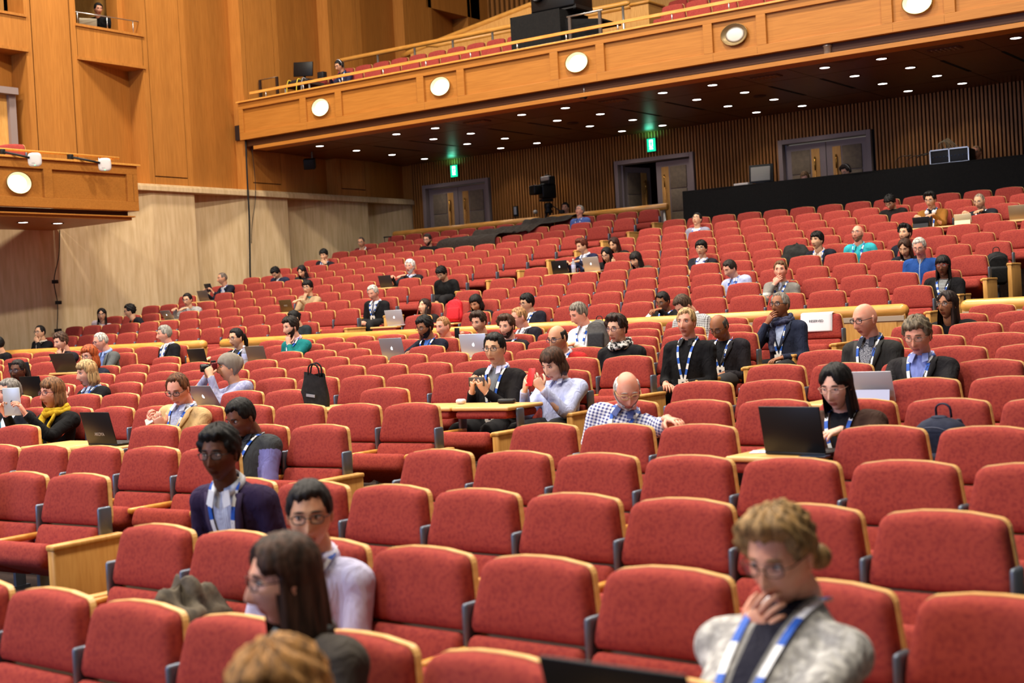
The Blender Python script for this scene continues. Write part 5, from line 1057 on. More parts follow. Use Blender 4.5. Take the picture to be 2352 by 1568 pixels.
def bottle(lab,seat,dx,dy,liq,cap,label=(220,226,236),hs=1.0,pos=None):
    p,hh=seat_at(*seat); p=p+rotz(hh)@Vector((dx,dy,.839)); t=thing('bottle',lab,'bottle',p)
    m,n,b=nt('bottle_plastic'); b.inputs['Base Color'].default_value=lin(liq); b.inputs['Roughness'].default_value=.12; b.inputs['Transmission Weight'].default_value=.55 if liq[0]<245 or liq[2]>200 else 0
    MB().lathe([(.004,0),(.031*hs,0),(.033*hs,.01),(.033*hs,.06),(.031*hs,.066),(.033*hs,.072),(.033*hs,.13*hs),(.028*hs,.155*hs),(.014,.182*hs),(.013,.195*hs),(.004,.195*hs)],p,None,14).build('bottle_body',m,t)
    MB().lathe([(.004,.193*hs),(.0155,.193*hs),(.0155,.213*hs),(.004,.214*hs)],p,None,14).build('cap',plain(cap,.4),t)
    MB().lathe([(.0336*hs,.07),(.0342*hs,.072),(.0342*hs,.122*hs),(.0336*hs,.124*hs)],p,None,14).build('label_band',plain(label,.5),t)
bottle('orange drink bottle beside a black laptop at the left rail',('F',8,14),-.08,-.05,(226,110,30),(228,120,40),(236,150,70))
bottle('clear water bottle left of the brown-grey laptop',('F',8,12),-.16,-.05,(205,212,230),(238,238,240),(170,180,220),1.15)
bottle('water bottle between two laptops in rear block',('M',4,14),.24,-.05,(205,212,230),(232,212,206),(176,184,222),1.15)
bottle('white capped water bottle behind a seat at the far left',('K',8,0),-.20,.05,(210,216,226),(244,244,244),(226,230,236))
bottle('large water bottle with blue label at the left edge',('F',2,7),.20,.0,(200,216,230),(240,244,246),(70,150,190),1.35)
TABLES.add(('F',2,7))
def flat(lab,name,cat,seat,dx,dy,h,mat,rz=0,parts=()):
    p,hh=seat_at(*seat); p=p+rotz(hh)@Vector((dx,dy,.839+h[2])); b=MB(); b.rbox(p,h,min(h)*.9,rotz(hh+rz),0,2); return tag(b.build(name,mat),lab,cat)
flat('small black case on the writing table before woman with red phone','glasses_case','case',('F',4,0),.02,.12,(.075,.03,.018),plain((24,23,24),.5),10)
flat('blue and white leaflet on the table left of the black laptop','leaflet','leaflet',('R',4,5),-.13,.02,(.10,.07,.0012),noisy('leaflet_print',(60,96,190),(214,220,236),7,.5,lo=.52,hi=.56),20)
flat('black phone lying flat right of the black laptop','phone','phone',('R',4,5),.24,-.17,(.075,.038,.004),plain((34,46,66),.25),6)
flat('clear plastic tub on the writing table by the lanyard badge','plastic_cup','cup',('F',4,1),.12,.12,(.04,.03,.02),plain((206,204,208),.2),0)
# bags and coats
def backpack(lab,p,rz,s,c,c2,lean_=0,name='backpack'):
    t=thing(name,lab,'backpack',p); t['_at']=(0,0,0); t.rotation_euler=(radians(lean_),0,radians(rz)); t.scale=(s,s,s)
    mt=noisy('bag_cloth',c,tuple(v+10 for v in c),30,.8,bump=.2)
    def body(u,v):
        a=2*pi*u; z=.46*v; k=(1-.28*v**2.5)*(.25+.75*min(1,8*(1-v))**.5)*(.7+.3*min(1,6*v)); e=.62
        return Vector((.165*k*abs(cos(a))**e*(1 if cos(a)>0 else -1)+.006*sin(9*v+3*a),.105*k*abs(sin(a))**e*(1 if sin(a)>0 else -1),z))
    b=MB(); b.grid(28,16,body,0,True,True); b.ell((0,0,.455),(.05,.03,.01)); b.build('bag_body',mt,t,0,False)
    q=MB(); q.rbox((0,-.10,.15),(.12,.035,.12),.03,None,0,3); q.build('front_pocket',noisy('bag_cloth',c2,tuple(v+8 for v in c2),30,.8),t,0,False)
    q=MB(); q.tube(catmull([(-.045,.06,.44),(-.04,.06,.50),(0,.06,.52),(.04,.06,.50),(.045,.06,.44)],3),.011,8,0,True,True,.5); q.build('carry_loop',plain(c2,.8),t,0,False)
    q=MB(); q.tube([(.14*cos(pi*k/12),-.108+.02*abs(cos(pi*k/12)),.30+.12*sin(pi*k/12)) for k in range(13)],.004,6); q.build('zip',plain(tuple(v+30 for v in c2),.5),t,0,False)
    for s_ in(-1,1):
        q=MB(); q.tube(catmull([(s_*.07,.095,.42),(s_*.09,.14,.30),(s_*.10,.12,.12),(s_*.12,.08,.03)],4),.022,8,0,True,True,.3); q.build('strap',plain(c2,.85),t,0,False)
    return t
def on(seat,dx,dy,z): p,hh=seat_at(*seat); return p+rotz(hh)@Vector((dx,dy,z))
backpack('bright red backpack leaning on a folded table, middle rows',on(('M',0,13),.16,-.05,.84),20,.78,(206,30,42),(190,26,36),-14)
backpack('grey and black backpack standing before man in white shirt',on(('F',8,3),.10,-.05,.84),12,.74,(84,82,80),(38,38,42),-6)
backpack('navy backpack standing on a red seat at right, second in from the edge',on(('R',5,4),.10,-.33,.49),-8,.95,(24,30,52),(30,34,56),8)
backpack('black backpack on an aisle seat near the right edge',on(('M',3,0),.12,-.38,.40),30,.95,(20,20,22),(28,28,30),12)
def tote(lab,p,rz,s,c):
    t=thing('tote_bag',lab,'bag',p); t['_at']=(0,0,0); t.rotation_euler=(radians(6),radians(8),radians(rz)); t.scale=(s,s,s)
    b=MB(); b.grid(24,10,lambda u,v:Vector(((.18-.03*v+.012*sin(5*v))*cos(2*pi*u),(.07-.045*v)*sin(2*pi*u)+.01*sin(7*u*pi+4*v),.36*v+.02*sin(4*pi*u)*v)),0,True,True); b.build('bag_body',noisy('bag_cloth',c,tuple(v+12 for v in c),20,.8,bump=.3),t,0,False)
    for s_ in(-1,1): MB().tube(catmull([(-.07,s_*.02,.34),(-.06,s_*.03,.44),(.0,s_*.03,.48),(.06,s_*.03,.44),(.07,s_*.02,.34)],3),.009,6).build('handle',plain(c,.8),t,0,False)
    MB().box(-.06,.05,-.078,-.072,.12,.15).build('logo_patch',plain((150,156,168),.6),t,0,False)
tote('black tote bag standing on a folded table, left of centre',on(('F',4,3),-.24,-.02,.84),10,.78,(22,21,22))
tote('small black shoulder bag on a seat near the bottom edge',on(('R',1,5),.20,-.42,.34),30,.72,(18,18,20))
def blob(lab,name,cat,p,rad,c,c2,seed,rz=0,amp=.25):
    R_=random.Random(seed); ph=[R_.uniform(0,6) for _ in range(6)]; b=MB()
    def fn(u,v):
        a=2*pi*u; t_=-pi/2+pi*v; k=1+amp*(.5*sin(3*a+ph[0]+2*t_)+.4*sin(5*a+ph[1]-3*t_)+.35*sin(7*t_+ph[2]+2*a)+.3*sin(11*a+4*t_+ph[3])*cos(t_)); k=max(.4,k)
        q=Vector((rad[0]*cos(t_)*cos(a)*k,rad[1]*cos(t_)*sin(a)*k,rad[2]*sin(t_)*(k if t_>0 else 1))); return Vector(p)+rotz(rz)@q
    b.grid(44,26,fn,0,True,True); return tag(b.build(name,noisy('coat_cloth',c,c2,18,.9,bump=.3)),lab,cat)
blob('crumpled olive grey coat lying on a seat near the lower left',"coat",'coat',on(('R',1,7),.02,-.34,.64),(.165,.17,.17),(70,64,56),(104,94,80),5,0,.30)
blob('dark coat hung over the seat beside the long black haired man',"coat",'coat',on(('M',4,6),-.02,-.12,.80),(.25,.13,.22),(26,26,25),(40,40,38),8,0,.12)
# paper on the reserved seat
t=thing('reserved_sheet','white paper sheet reading RESERVED hung over a seat back','sign',on(('F',10,0),-.02,-.08,.9))
p0,h0=seat_at('F',10,0)
def sheet(u,v):
    x=-.20+.36*u; s_=v*.235; top=.985
    if s_<.03: y=.02-s_*2; z=top+.012
    else: z=top+.012-(s_-.03); y=lean(z)-.083-.006*sin(3*u+1)*v
    return p0+Vector((x,y+.0,z))
sb=MB().grid(9,18,sheet); so=sb.build('paper',M_WHITE,t); sm_=so.modifiers.new('t','SOLIDIFY'); sm_.thickness=.001
text('RESERVED',.036,Matrix.Translation(p0+Vector((-.02,lean(.9)-.0895,.905))-Vector(t['_at']))@Matrix.Rotation(radians(90-9),4,'X'),plain((40,40,44),.7),t)
# black cloths over the last rows
def drape(lab,path,x0,x1,amp=.012):
    n=len(path)
    pp=catmull([(0,y,z) for y,z in path],4); m=len(pp); b=MB()
    def fn(u,v):
        k=min(m-1,int(round(v*(m-1)))); q=pp[k]; a=x0[0]+(x0[1]-x0[0])*v; c=x1[0]+(x1[1]-x1[0])*v
        x=a+(c-a)*u; return Vector((x,q.y+amp*sin(17*u+5*v),Z(q.z)+amp*sin(23*u+9*v)+.01*sin(40*u)*v))
    b.grid(40,m,fn); o=b.build('black_cloth',M_GREYCL); md=o.modifiers.new('t','SOLIDIFY'); md.thickness=.006; return tag(o,lab,'cloth')
drape('charcoal cloth draped over the last rows below the round rail',[(27.28,2.19),(26.95,2.20),(26.68,2.20),(26.5,2.08),(25.95,2.02),(25.72,2.0),(25.55,1.86)],(-17.95,-18.0),(-16.35,-17.0))
drape('darker cloth draped over seat backs in front of the charcoal cloth',[(25.9,1.98),(25.70,1.99),(25.55,1.84),(25.0,1.82),(24.78,1.80),(24.62,1.70),(24.60,1.42)],(-18.6,-19.0),(-17.45,-17.35),.010)
t=thing('suitcase','dark wheeled suitcase with raised handle at the end of a row by the wall','suitcase',(-21.62,26.1,Z(1.15)))
MB().rbox((-21.62,26.1,Z(1.45)),(.18,.11,.26),.03,None,0,3).build('suitcase_body',plain((32,32,34),.6),t)
hb=MB()
for x_ in(-21.72,-21.52): hb.tube([(x_,26.15,Z(1.7)),(x_,26.15,Z(2.08))],.008,6)
hb.rbox((-21.62,26.15,Z(2.09)),(.12,.015,.015),.01,None,0,2); hb.build('pull_handle',plain((28,28,30),.4),t)
# ================================================================ rear of the hall
_bc=MB()
def skirt(x0,x1,y,z0,z1,depth,mb):
    n=int((x1-x0)/.09)
    mb.grid(n,8,lambda u,v:Vector((x0+(x1-x0)*u,y-.02*sin(u*n*.55)*(1-.75*v)-.012*sin(u*n*.21+2),z0+(z1-z0)*v)))
    mb.box(x0,x1,y,y+depth,z1-.02,z1)
    mb.grid(6,8,lambda u,v:Vector((x0,y+depth*u,z0+(z1-z0)*v)))
skirt(-13.6,-3.5,26.2,Z(.98),Z(2.42),.75,_bc)
tag(_bc.build('draped_table',M_CLOTH),'long black draped control table along the back of the hall','table')
t=thing('monitor','grey backed computer monitor standing at the left end of the black table','monitor',(-11.95,26.5,Z(2.42)))
MB().rbox((-11.95,26.5,Z(2.63)),(.20,.03,.15),.015,rotz(14)@Matrix.Rotation(-.15,3,'X'),0,2).build('monitor_back',plain((150,148,142),.5),t)
MB().rbox((-11.95,26.53,Z(2.64)),(.25,.012,.19),.01,rotz(14)@Matrix.Rotation(-.15,3,'X'),0,2).build('monitor_frame',plain((20,20,22),.5),t)
MB().box(-12.05,-11.85,26.45,26.7,Z(2.42),Z(2.45)).tube([(-11.95,26.52,Z(2.43)),(-11.95,26.52,Z(2.6))],.025,8).build('stand',plain((20,20,22),.5),t)
tag(MB().rbox((-12.35,26.5,Z(2.45)),(.16,.12,.03),.01,None,0,2).build('paper_stack',plain((200,190,184),.7)),'low white stack of papers left of the grey monitor','paper')
def gooseneck(lab,x,y,dx):
    t=thing('gooseneck_lamp',lab,'lamp',(x,y,Z(2.42)),'gooseneck lamps on the black table')
    MB().lathe([(.005,0),(.04,0),(.04,.02),(.005,.025)],(x,y,Z(2.42)),None,10).build('base',plain((30,30,32),.5),t)
    MB().tube(catmull([(x,y,Z(2.43)),(x-.02,y,Z(2.58)),(x+dx*.4,y,Z(2.66)),(x+dx,y,Z(2.66))],4),.008,6).build('neck',plain((40,36,32),.4,.5),t)
    MB().tube([(x+dx,y,Z(2.66)),(x+dx*1.25,y,Z(2.665))],.014,8).build('lamp_head',plain((90,80,66),.4,.5),t)
gooseneck('thin gooseneck lamp, leftmost of three on the black table',-9.1,26.5,.22); gooseneck('thin gooseneck lamp, middle of three on the black table',-8.95,26.7,.30); gooseneck('thin gooseneck lamp nearest to the equipment rack',-8.7,26.5,.26)
t=thing('equipment_rack','black and silver equipment case with cables on the black table','equipment',(-8.05,26.6,Z(2.42)))
MB().rbox((-8.05,26.6,Z(2.56)),(.36,.22,.12),.015,None,0,2).build('case_body',plain((22,24,28),.5),t)
fr_=MB()
for a,b_ in(((-8.42,-7.68),(2.68,2.70)),((-8.42,-7.68),(2.425,2.44))): fr_.box(a[0],a[1],26.36,26.385,Z(b_[0]),Z(b_[1]))
for xx in(-8.42,-8.06,-7.70): fr_.box(xx,xx+.02,26.36,26.385,Z(2.43),Z(2.70))
fr_.build('silver_edge',M_STEEL,t)
kn=MB()
for k in range(10): kn.ell((-8.36+.07*k,26.38,Z(2.56)),(.012,.012,.012),None,8,6)
kn.build('knobs',plain((70,90,120),.4),t)
cb=MB()
for k in range(5): cb.tube(catmull([(-8.3+.05*k,26.6,Z(2.69)),(-8.28+.04*k,26.5,Z(2.82+.02*k)),(-8.15+.03*k,26.5,Z(2.84)),(-8.1+.05*k,26.55,Z(2.69))],4),.008,6)
cb.build('cables',plain((150,140,110),.5),t)
# lettered exit signs
M_EXIT=plain((14,190,140),.4,0,2.0); M_EXW=plain((225,255,246),.4,0,3.0)
def exit_sign(lab,x):
    t=thing('exit_sign',lab,'sign',(x,YR-.05,Z(3.69)),'green exit signs on the slatted wall'); y=YR-.09
    MB().rbox((x,y+.03,Z(3.83)),(.125,.03,.165),.01,None,0,2).build('sign_case',plain((24,40,36),.5),t)
    MB().box(x-.112,x+.112,y-.002,y,Z(3.68),Z(3.98)).build('green_face',M_EXIT,t)
    m=MB(); f=y-.004
    m.box(x-.052,x+.045,f,f+.001,Z(3.73),Z(3.955),0)
    m.build('doorway_symbol',M_EXW,t)
    g=MB(); f=y-.0055; pl=lambda P:g.add([(x+a,f,Z(b)) for a,b in P],[tuple(range(len(P)))],0)
    pl([(.0+.017*cos(2*pi*k/12),3.915+.017*sin(2*pi*k/12)) for k in range(12)]); pl([(-.018,3.895),(.02,3.89),(.012,3.82),(-.02,3.825)]); pl([(-.02,3.83),(.0,3.82),(-.02,3.78),(-.055,3.755),(-.06,3.77),(-.035,3.785)])
    pl([(.012,3.83),(-.004,3.825),(.02,3.785),(.06,3.74),(.075,3.75),(.04,3.79)]); pl([(.02,3.89),(.015,3.875),(.05,3.855),(.055,3.866)]); pl([(-.018,3.895),(-.012,3.88),(-.05,3.86),(-.056,3.87)])
    g.build('running_figure',M_EXIT,t)
    lamp('exit_glow','AREA',(x,YR-.16,Z(3.98)),2.2,(.1,1,.62),.2,(pi,0,0))
exit_sign('green exit sign above the leftmost double doors',-21.56); exit_sign('green exit sign above the open double doors',-15.76)
t=thing('wall_switch','small white switch plate on slatted wall left of the video camera','switch',(-19.73,YR-.05,Z(2.52)))
MB().box(-19.80,-19.66,YR-.06,YR-.03,Z(2.50),Z(2.76)).build('plate_frame',M_BLACK,t); MB().box(-19.775,-19.70,YR-.068,YR-.06,Z(2.55),Z(2.74)).build('switch_plate',plain((150,150,156),.5),t)
# television camera on tripod
cx_,cy_=-18.2,28.1
t=thing('video_camera','black television camera on a tripod behind the round rail','camera',(cx_,cy_,Z(1.2)))
for k in range(3):
    a=radians(90+120*k); MB().tube([(cx_+.05*cos(a),cy_+.05*sin(a),Z(2.42)),(cx_+.42*cos(a),cy_+.42*sin(a),Z(1.21))],.025,8).build('tripod_leg',plain((24,24,26),.5),t)
MB().lathe([(.02,0),(.09,0),(.1,.05),(.07,.1),(.1,.14),(.1,.22),(.05,.26)],(cx_,cy_,Z(2.42)),None,12).build('tripod_head',plain((20,20,22),.5),t)
Mc=rotz(-22)
MB().rbox((cx_,cy_,Z(2.95)),(.10,.20,.17),.03,Mc,0,2).build('camera_body',plain((18,18,20),.45),t)
MB().rbox(Vector((cx_-.16,cy_-.30,Z(2.98))),(.13,.10,.11),.03,Mc,0,2).build('lens_hood',plain((12,12,14),.4),t)
MB().rbox((cx_+.02,cy_,Z(3.20)),(.19,.10,.10),.025,Mc,0,2).rbox((cx_+.02,cy_,Z(3.31)),(.06,.05,.03),.015,Mc,0,2).build('viewfinder',plain((30,30,30),.5),t)
MB().rbox((cx_+.02,cy_-.07,Z(3.25)),(.16,.05,.055),.02,Mc,0,2).build('light_top',plain((196,190,178),.5),t)
MB().rbox((cx_-.05,cy_,Z(2.74)),(.08,.16,.03),.01,Mc,0,2).build('mount_plate',plain((24,24,26),.5),t)
MB().tube([(cx_+.1,cy_,Z(2.6)),(cx_+.42,cy_-.1,Z(2.42))],.014,8).rbox((cx_+.44,cy_-.1,Z(2.42)),(.06,.04,.04),.01,None,0,2).build('pan_handle',plain((24,24,26),.5),t)
MB().ell((cx_-.25,cy_-.2,Z(2.47)),(.06,.06,.05)).build('focus_knob',plain((170,166,160),.35,.4),t)
t=thing('wall_loudspeaker','small black loudspeaker hanging from the balcony soffit at the left wall','speaker',(-22.5,24.55,Z(4.15)))
MB().rbox((-22.5,24.5,Z(3.86)),(.13,.13,.12),.015,rotz(35)@Matrix.Rotation(.25,3,'X'),0,2).build('speaker_box',plain((16,16,17),.6),t)
MB().tube([(-22.5,24.6,Z(4.15)),(-22.5,24.6,Z(3.92))],.02,8).build('bracket',plain((120,112,96),.5),t)
tag(MB().tube(catmull([(-22.98,22.93,Z(4.36)),(-22.97,22.9,Z(3.6)),(-22.96,22.88,Z(2.6)),(-22.97,22.85,Z(1.9)),(-22.96,22.8,Z(1.2)),(-22.95,22.8,Z(.35))],6),.022,8).build('black_cable',plain((14,14,15),.6)),'thick black cable hanging down the stone wall from the balcony','cable')
tag(MB().tube(catmull([(-22.97,23.1,Z(4.3)),(-22.96,23.13,Z(3.2)),(-22.96,22.95,Z(2.4)),(-22.96,22.9,Z(2.0))],6),.008,6).build('thin_cable',plain((20,20,21),.6)),'thin dark cable beside the thick cable on the stone wall','cable')
t=thing('network_cable','thin dark cable with three small junction boxes on left stone wall','cable',(-22.97,17.5,Z(.2)))
MB().tube(catmull([(-22.98,17.68,Z(2.2)),(-22.98,17.62,Z(1.7)),(-22.98,17.47,Z(1.2)),(-22.98,17.52,Z(.75)),(-22.98,17.47,Z(.22))],6),.009,6).build('cable_run',plain((36,30,26),.6),t)
for yy,zz,w in((17.47,1.18,.06),(17.52,.77,.06),(17.47,.22,.07)): MB().rbox((-22.95,yy,Z(zz)),(.03,w,.035),.008,None,0,2).build('junction_box',plain((20,19,19),.6),t)
t=thing('pendant_camera','small camera on a steel rod under the balcony front, near the middle','camera',(-13.93,22.99,Z(4.36)))
MB().tube([(-13.93,22.99,Z(4.36)),(-13.93,22.99,Z(4.16))],.014,8).build('rod',M_STEEL,t); MB().rbox((-13.96,22.97,Z(4.13)),(.06,.03,.025),.01,rotz(20),0,2).ell((-13.90,22.97,Z(4.12)),(.04,.04,.04)).build('camera_head',plain((24,22,20),.4),t)
t=thing('dome_camera','silver cylindrical camera hanging under the balcony front at right','camera',(-9.0,22.98,Z(4.36)))
MB().lathe([(.01,0),(.075,0),(.085,-.02),(.085,-.035),(.07,-.045),(.068,-.15),(.058,-.165),(.01,-.167)][::-1],(-9.0,22.98,Z(4.36)),None,18).build('cylinder_housing',plain((170,160,150),.3,.6),t)
MB().lathe([(.3,0),(.34,0),(.34,-.012),(.3,-.012)],(-8.9,23.35,Z(4.148)),None,28).build('mounting_ring',M_DARKWD,t)
# wireless access points on arms over the front of the side box
def access_point(lab,yc,yp):
    t=thing('access_point',lab,'access point',(XB,yc,Z(3.26)),'access points on the side box')
    MB().rbox((XB-.05,yc,Z(3.31)),(.05,.04,.05),.012,None,0,2).build('clamp',plain((20,20,21),.5),t)
    e=Vector((XB+.27,yp,Z(3.17)))
    MB().tube([(XB-.03,yc,Z(3.31)),(XB+.1,yc+.2,Z(3.26)),e+Vector((-.03,-.08,.03))],.02,8).build('arm',plain((22,22,23),.5),t)
    Mx=rotz(48)@Matrix.Rotation(.12,3,'X')
    def so(k,d,n=32): return [e+Mx@Vector((.115*k*abs(cos(2*pi*i/n))**.55*(1 if cos(2*pi*i/n)>0 else -1),d,.12*k*abs(sin(2*pi*i/n))**.55*(1 if sin(2*pi*i/n)>0 else -1))) for i in range(n)]
    MB().loft([so(.9,.028),so(1,.015),so(1,-.012),so(.93,-.026),so(.7,-.031)]).build('housing',plain((214,208,204),.5),t)
    MB().obox(e+Mx@Vector((0,-.031,-.095)),(.012,.002,.004),Mx).build('indicator',plain((90,230,150),.4,0,3),t)
    for k in range(3): MB().obox(e+Mx@Vector((-.045+.018*k,-.031,-.06)),(.006,.001,.005),Mx).build('logo_mark',plain((120,118,118),.5),t)
access_point('white rounded access point on a black arm, left one on the side box',14.86,15.28); access_point('white rounded access point on a black arm, right one on the side box',16.28,16.78)
# seats and door of the side box
def bare_seat(lab,x,y,zf_,rz,group):
    t=thing('theatre_seat',lab,'seat',(x,y,zf_),group); t.rotation_euler=(0,0,radians(rz))
    kid('backrest',ME_BACK,t); kid('back_shell',ME_SHELL,t); kid('seat_pan',ME_UP,t); kid('arm_standard',ME_STR,t); return t
bare_seat('red seat showing above the rail of the left side box',-21.65,15.72,Z(2.62),40,None)
t=thing('box_door','grey framed wooden door at the back of the left side box recess','door',(-23.35,16.4,Z(3.24)))
MB().box(-23.3,-23.2,15.6,15.72,Z(3.24),Z(4.95)).box(-23.42,-23.30,16.93,17.08,Z(3.24),Z(4.95)).box(-23.42,-23.2,15.6,17.08,Z(4.85),Z(4.98)).build('door_frame',M_FRAME,t)
MB().box(-23.44,-23.38,15.7,16.93,Z(3.24),Z(4.86)).build('door_leaf',M_WOODE,t); MB().tube([(-23.34,16.6,Z(4.0)),(-23.34,16.6,Z(4.5))],.02,8).build('door_handle',M_BRASS,t)
t=thing('booth_railing','thin steel railing in front of the dark wall opening at top left','railing',(XW+.0,19.3,Z(6.4)))
rb=MB(); rb.tube([(XW-.06,18.47,Z(6.66)),(XW-.06,20.13,Z(6.69))],.012,6); rb.build('rail',M_STEEL,t)
for yy in(18.55,19.3,19.98): MB().tube([(XW-.06,yy,Z(6.4)),(XW-.06,yy,Z(6.68))],.010,6).build('rail_post',M_STEEL,t)
laptop('grey laptop on a ledge behind the steel railing at top left',None,0,0,(150,140,120),.36,.2,10,62,None,.22,0,(XW-.30,19.0,Z(6.42)),False)
# ---------------------------------------------------------------- balcony
bl=MB()
bl.box(XW-.3,-2,23.0,24.75,Z(4.4),Z(4.74)); bl.box(XW-.3,-2,24.75,25.75,Z(4.4),Z(5.09)); bl.box(XW-.3,-2,25.75,27.6,Z(4.4),Z(5.45)); bl.box(XW-.3,-2,27.6,33,Z(4.4),Z(5.6))
struct(bl,'floor_balcony',M_CARPET)
us=MB(); us.box(-23.5,-2,33.1,33.3,Z(5),Z(13)); 
xx=-23.3
while xx<-20.9: us.box(xx,xx+.09,33.0,33.12,Z(5),Z(13),1); xx+=.17
us.box(-20.75,-2,32.9,33.1,Z(5),Z(13),2); us.box(-20.75,-20.3,32.8,33.0,Z(5),Z(13),3)
struct(us,'wall_balcony_rear',[M_BLACK,M_SLAT,M_WOODE,M_WOODW])
us=MB()
def poly_wall(P,y0,y1,mi): 
    n=len(P); us.add([(x,y0,Z(z)) for x,z in P]+[(x,y1,Z(z)) for x,z in P],[tuple(range(n)),tuple(range(2*n-1,n-1,-1))]+[(i,n+i,n+(i+1)%n,(i+1)%n) for i in range(n)],mi)
poly_wall([(-22.05,5.5),(-18.2,5.5),(-18.2,7.28),(-18.35,7.36),(-22.05,6.80)],28.0,28.12,0)
poly_wall([(-20.83,5.4),(-15.2,5.4),(-15.2,6.74),(-20.83,6.74)],27.55,27.65,0)
poly_wall([(-15.3,5.4),(-14.85,5.4),(-14.85,6.78),(-15.3,6.78)],27.45,28.2,0)
us.tube([(-22.35,28.06,Z(6.80)),(-22.1,28.06,Z(6.86)),(-18.35,28.06,Z(7.42)),(-18.1,28.06,Z(7.36))],.075,10,1)
us.tube([(-21.1,27.45,Z(6.82)),(-20.8,27.58,Z(6.78)),(-15.2,27.58,Z(6.80))],.06,10,1); us.rbox((-15.07,27.8,Z(6.80)),(.26,.4,.035),.03,None,1,2)
struct(us,'trim_2',[M_WOODE,M_RAIL],.0)
t=thing('balcony_handrail','round wooden handrail on steel posts behind the balcony seats','handrail',(-19,26.3,Z(5.45)))
MB().tube([(-22.97,26.3,Z(6.57)),(-22.9,26.3,Z(6.57)),(-14.75,26.3,Z(6.57)),(-14.68,26.3,Z(6.57))],[.03,.055,.055,.03],12).build('rail',M_RAIL,t)
for xx in(-22.85,-21.73,-20.58,-19.44,-18.3,-17.2,-16.1,-14.85): MB().tube([(xx,26.3,Z(5.45)),(xx,26.3,Z(6.53))],.028,8).build('rail_post',M_STEEL,t)
t=thing('balcony_front_rail','thin flat wooden rail along the top of the balcony front','handrail',(-14,22.97,Z(5.235)))
MB().obox((-12.6,22.97,Z(5.41)),(10.2,.018,.028)).build('rail',M_RAIL,t)
for k in range(18): MB().tube([(-22.3+1.15*k,22.97,Z(5.235)),(-22.3+1.15*k,22.97,Z(5.39))],.015,6).build('rail_post',M_STEEL,t)
def brow(y,z,x0,n,lab,skip=()):
    for k in range(n):
        x=x0+.545*k
        if any(a<x<b for a,b in skip): continue
        q=project(Vector((x,y,Z(z))))
        if not q or q[0]<0 or q[0]>2400 or q[1]<-70: continue
        bare_seat('red balcony seat, %s'%(lab%ORDN[k]),x,y,Z(z)-HB,0,'red balcony seats')
ORDN=ORD+['seventeenth','eighteenth','nineteenth','twentieth','twenty-first','twenty-second','twenty-third','twenty-fourth','twenty-fifth','twenty-sixth','twenty-seventh','twenty-eighth']
_gap=((-16.25,-13.1),)
brow(24.3,5.72,-21.83,24,'%s from the left in the front row',_gap); brow(25.2,6.07,-21.78,24,'%s from the left in the second row',_gap)
brow(28.9,7.05,-19.2,16,'%s from the left, row behind the upper parapet',((-17.7,-15.2),)); brow(29.8,7.45,-17.0,14,'%s from the left, topmost visible row',((-17.7,-15.0),))
pt=MB(); pt.grid(30,8,lambda u,v:Vector((-15.93+1.19*u,23.55+.012*sin(20*u)*(1-v),Z(4.74)+1.31*v))); pt.grid(30,8,lambda u,v:Vector((-14.74+.02*sin(9*u)*(1-v),23.55+1.1*u,Z(4.74)+1.31*v))); pt.box(-15.93,-14.74,23.55,24.65,Z(6.03),Z(6.055)); pt.grid(4,8,lambda u,v:Vector((-15.93,23.55+1.1*u,Z(4.74)+1.31*v)))
pt.grid(30,8,lambda u,v:Vector((-14.74+.85*u,23.75+.015*sin(17*u)*(1-v),Z(4.74)+(1.12-.12*u)*v))); pt.box(-14.74,-13.89,23.75,24.5,Z(5.7),Z(5.74))
tag(pt.build('projector_table',M_CLOTH),'black draped stand carrying the projector on the balcony','table')
t=thing('projector','large black projector with bright lens on the draped balcony stand','projector',(-15.1,24.1,Z(6.06)))
MB().rbox((-15.05,24.15,Z(6.42)),(.52,.36,.30),.03,None,0,2).build('projector_body',plain((14,14,16),.45),t)
MB().lathe([(.01,0),(.13,0),(.15,.03),(.15,.1),(.11,.1),(.1,.05),(.01,.05)],(-15.38,23.80,Z(6.46)),Matrix.Rotation(pi/2,3,'X'),18).build('lens_barrel',plain((20,20,24),.35),t)
MB().lathe([(.005,0),(.06,0),(.06,.01),(.005,.012)],(-15.38,23.745,Z(6.46)),Matrix.Rotation(pi/2,3,'X'),16).build('lens_glow',plain((190,220,255),.3,0,14),t)
MB().box(-15.06,-15.0,23.785,23.80,Z(6.42),Z(6.55)).build('warning_label',plain((226,206,40),.5),t)
MB().box(-15.6,-14.5,23.8,24.5,Z(6.07),Z(6.10)).box(-15.58,-15.52,23.82,24.48,Z(6.055),Z(6.15)).box(-14.58,-14.52,23.82,24.48,Z(6.055),Z(6.15)).build('support_frame',plain((24,24,26),.5),t)
t=thing('steel_railing','steel railing right of the draped projector stand on the balcony','railing',(-14.1,23.5,Z(4.74)))
MB().tube([(-14.54,23.5,Z(5.83)),(-13.72,23.5,Z(5.84))],.022,8).build('rail',M_STEEL,t)
for xx in(-14.48,-13.79): MB().box(xx-.03,xx+.03,23.48,23.52,Z(4.74),Z(5.82)).build('rail_post',plain((90,80,74),.4,.5),t)
t=thing('steel_railing','dark railing at the left end of the balcony front','railing',(-22.8,23.5,Z(4.74)))
MB().tube([(-23.0,23.5,Z(5.79)),(-22.42,23.5,Z(5.79))],.012,6).build('rail',plain((120,100,80),.4,.5),t)
for xx in(-22.98,-22.44): MB().box(xx-.03,xx+.03,23.48,23.52,Z(4.74),Z(5.79)).build('rail_post',plain((60,46,40),.4,.5),t)
t=thing('equipment_desk','small equipment desk with cables beside the balcony operator','desk',(-21.9,23.75,Z(4.74)))
MB().box(-22.25,-21.45,23.5,24.0,Z(5.5),Z(5.56)).build('desk_top',plain((70,56,46),.6),t)
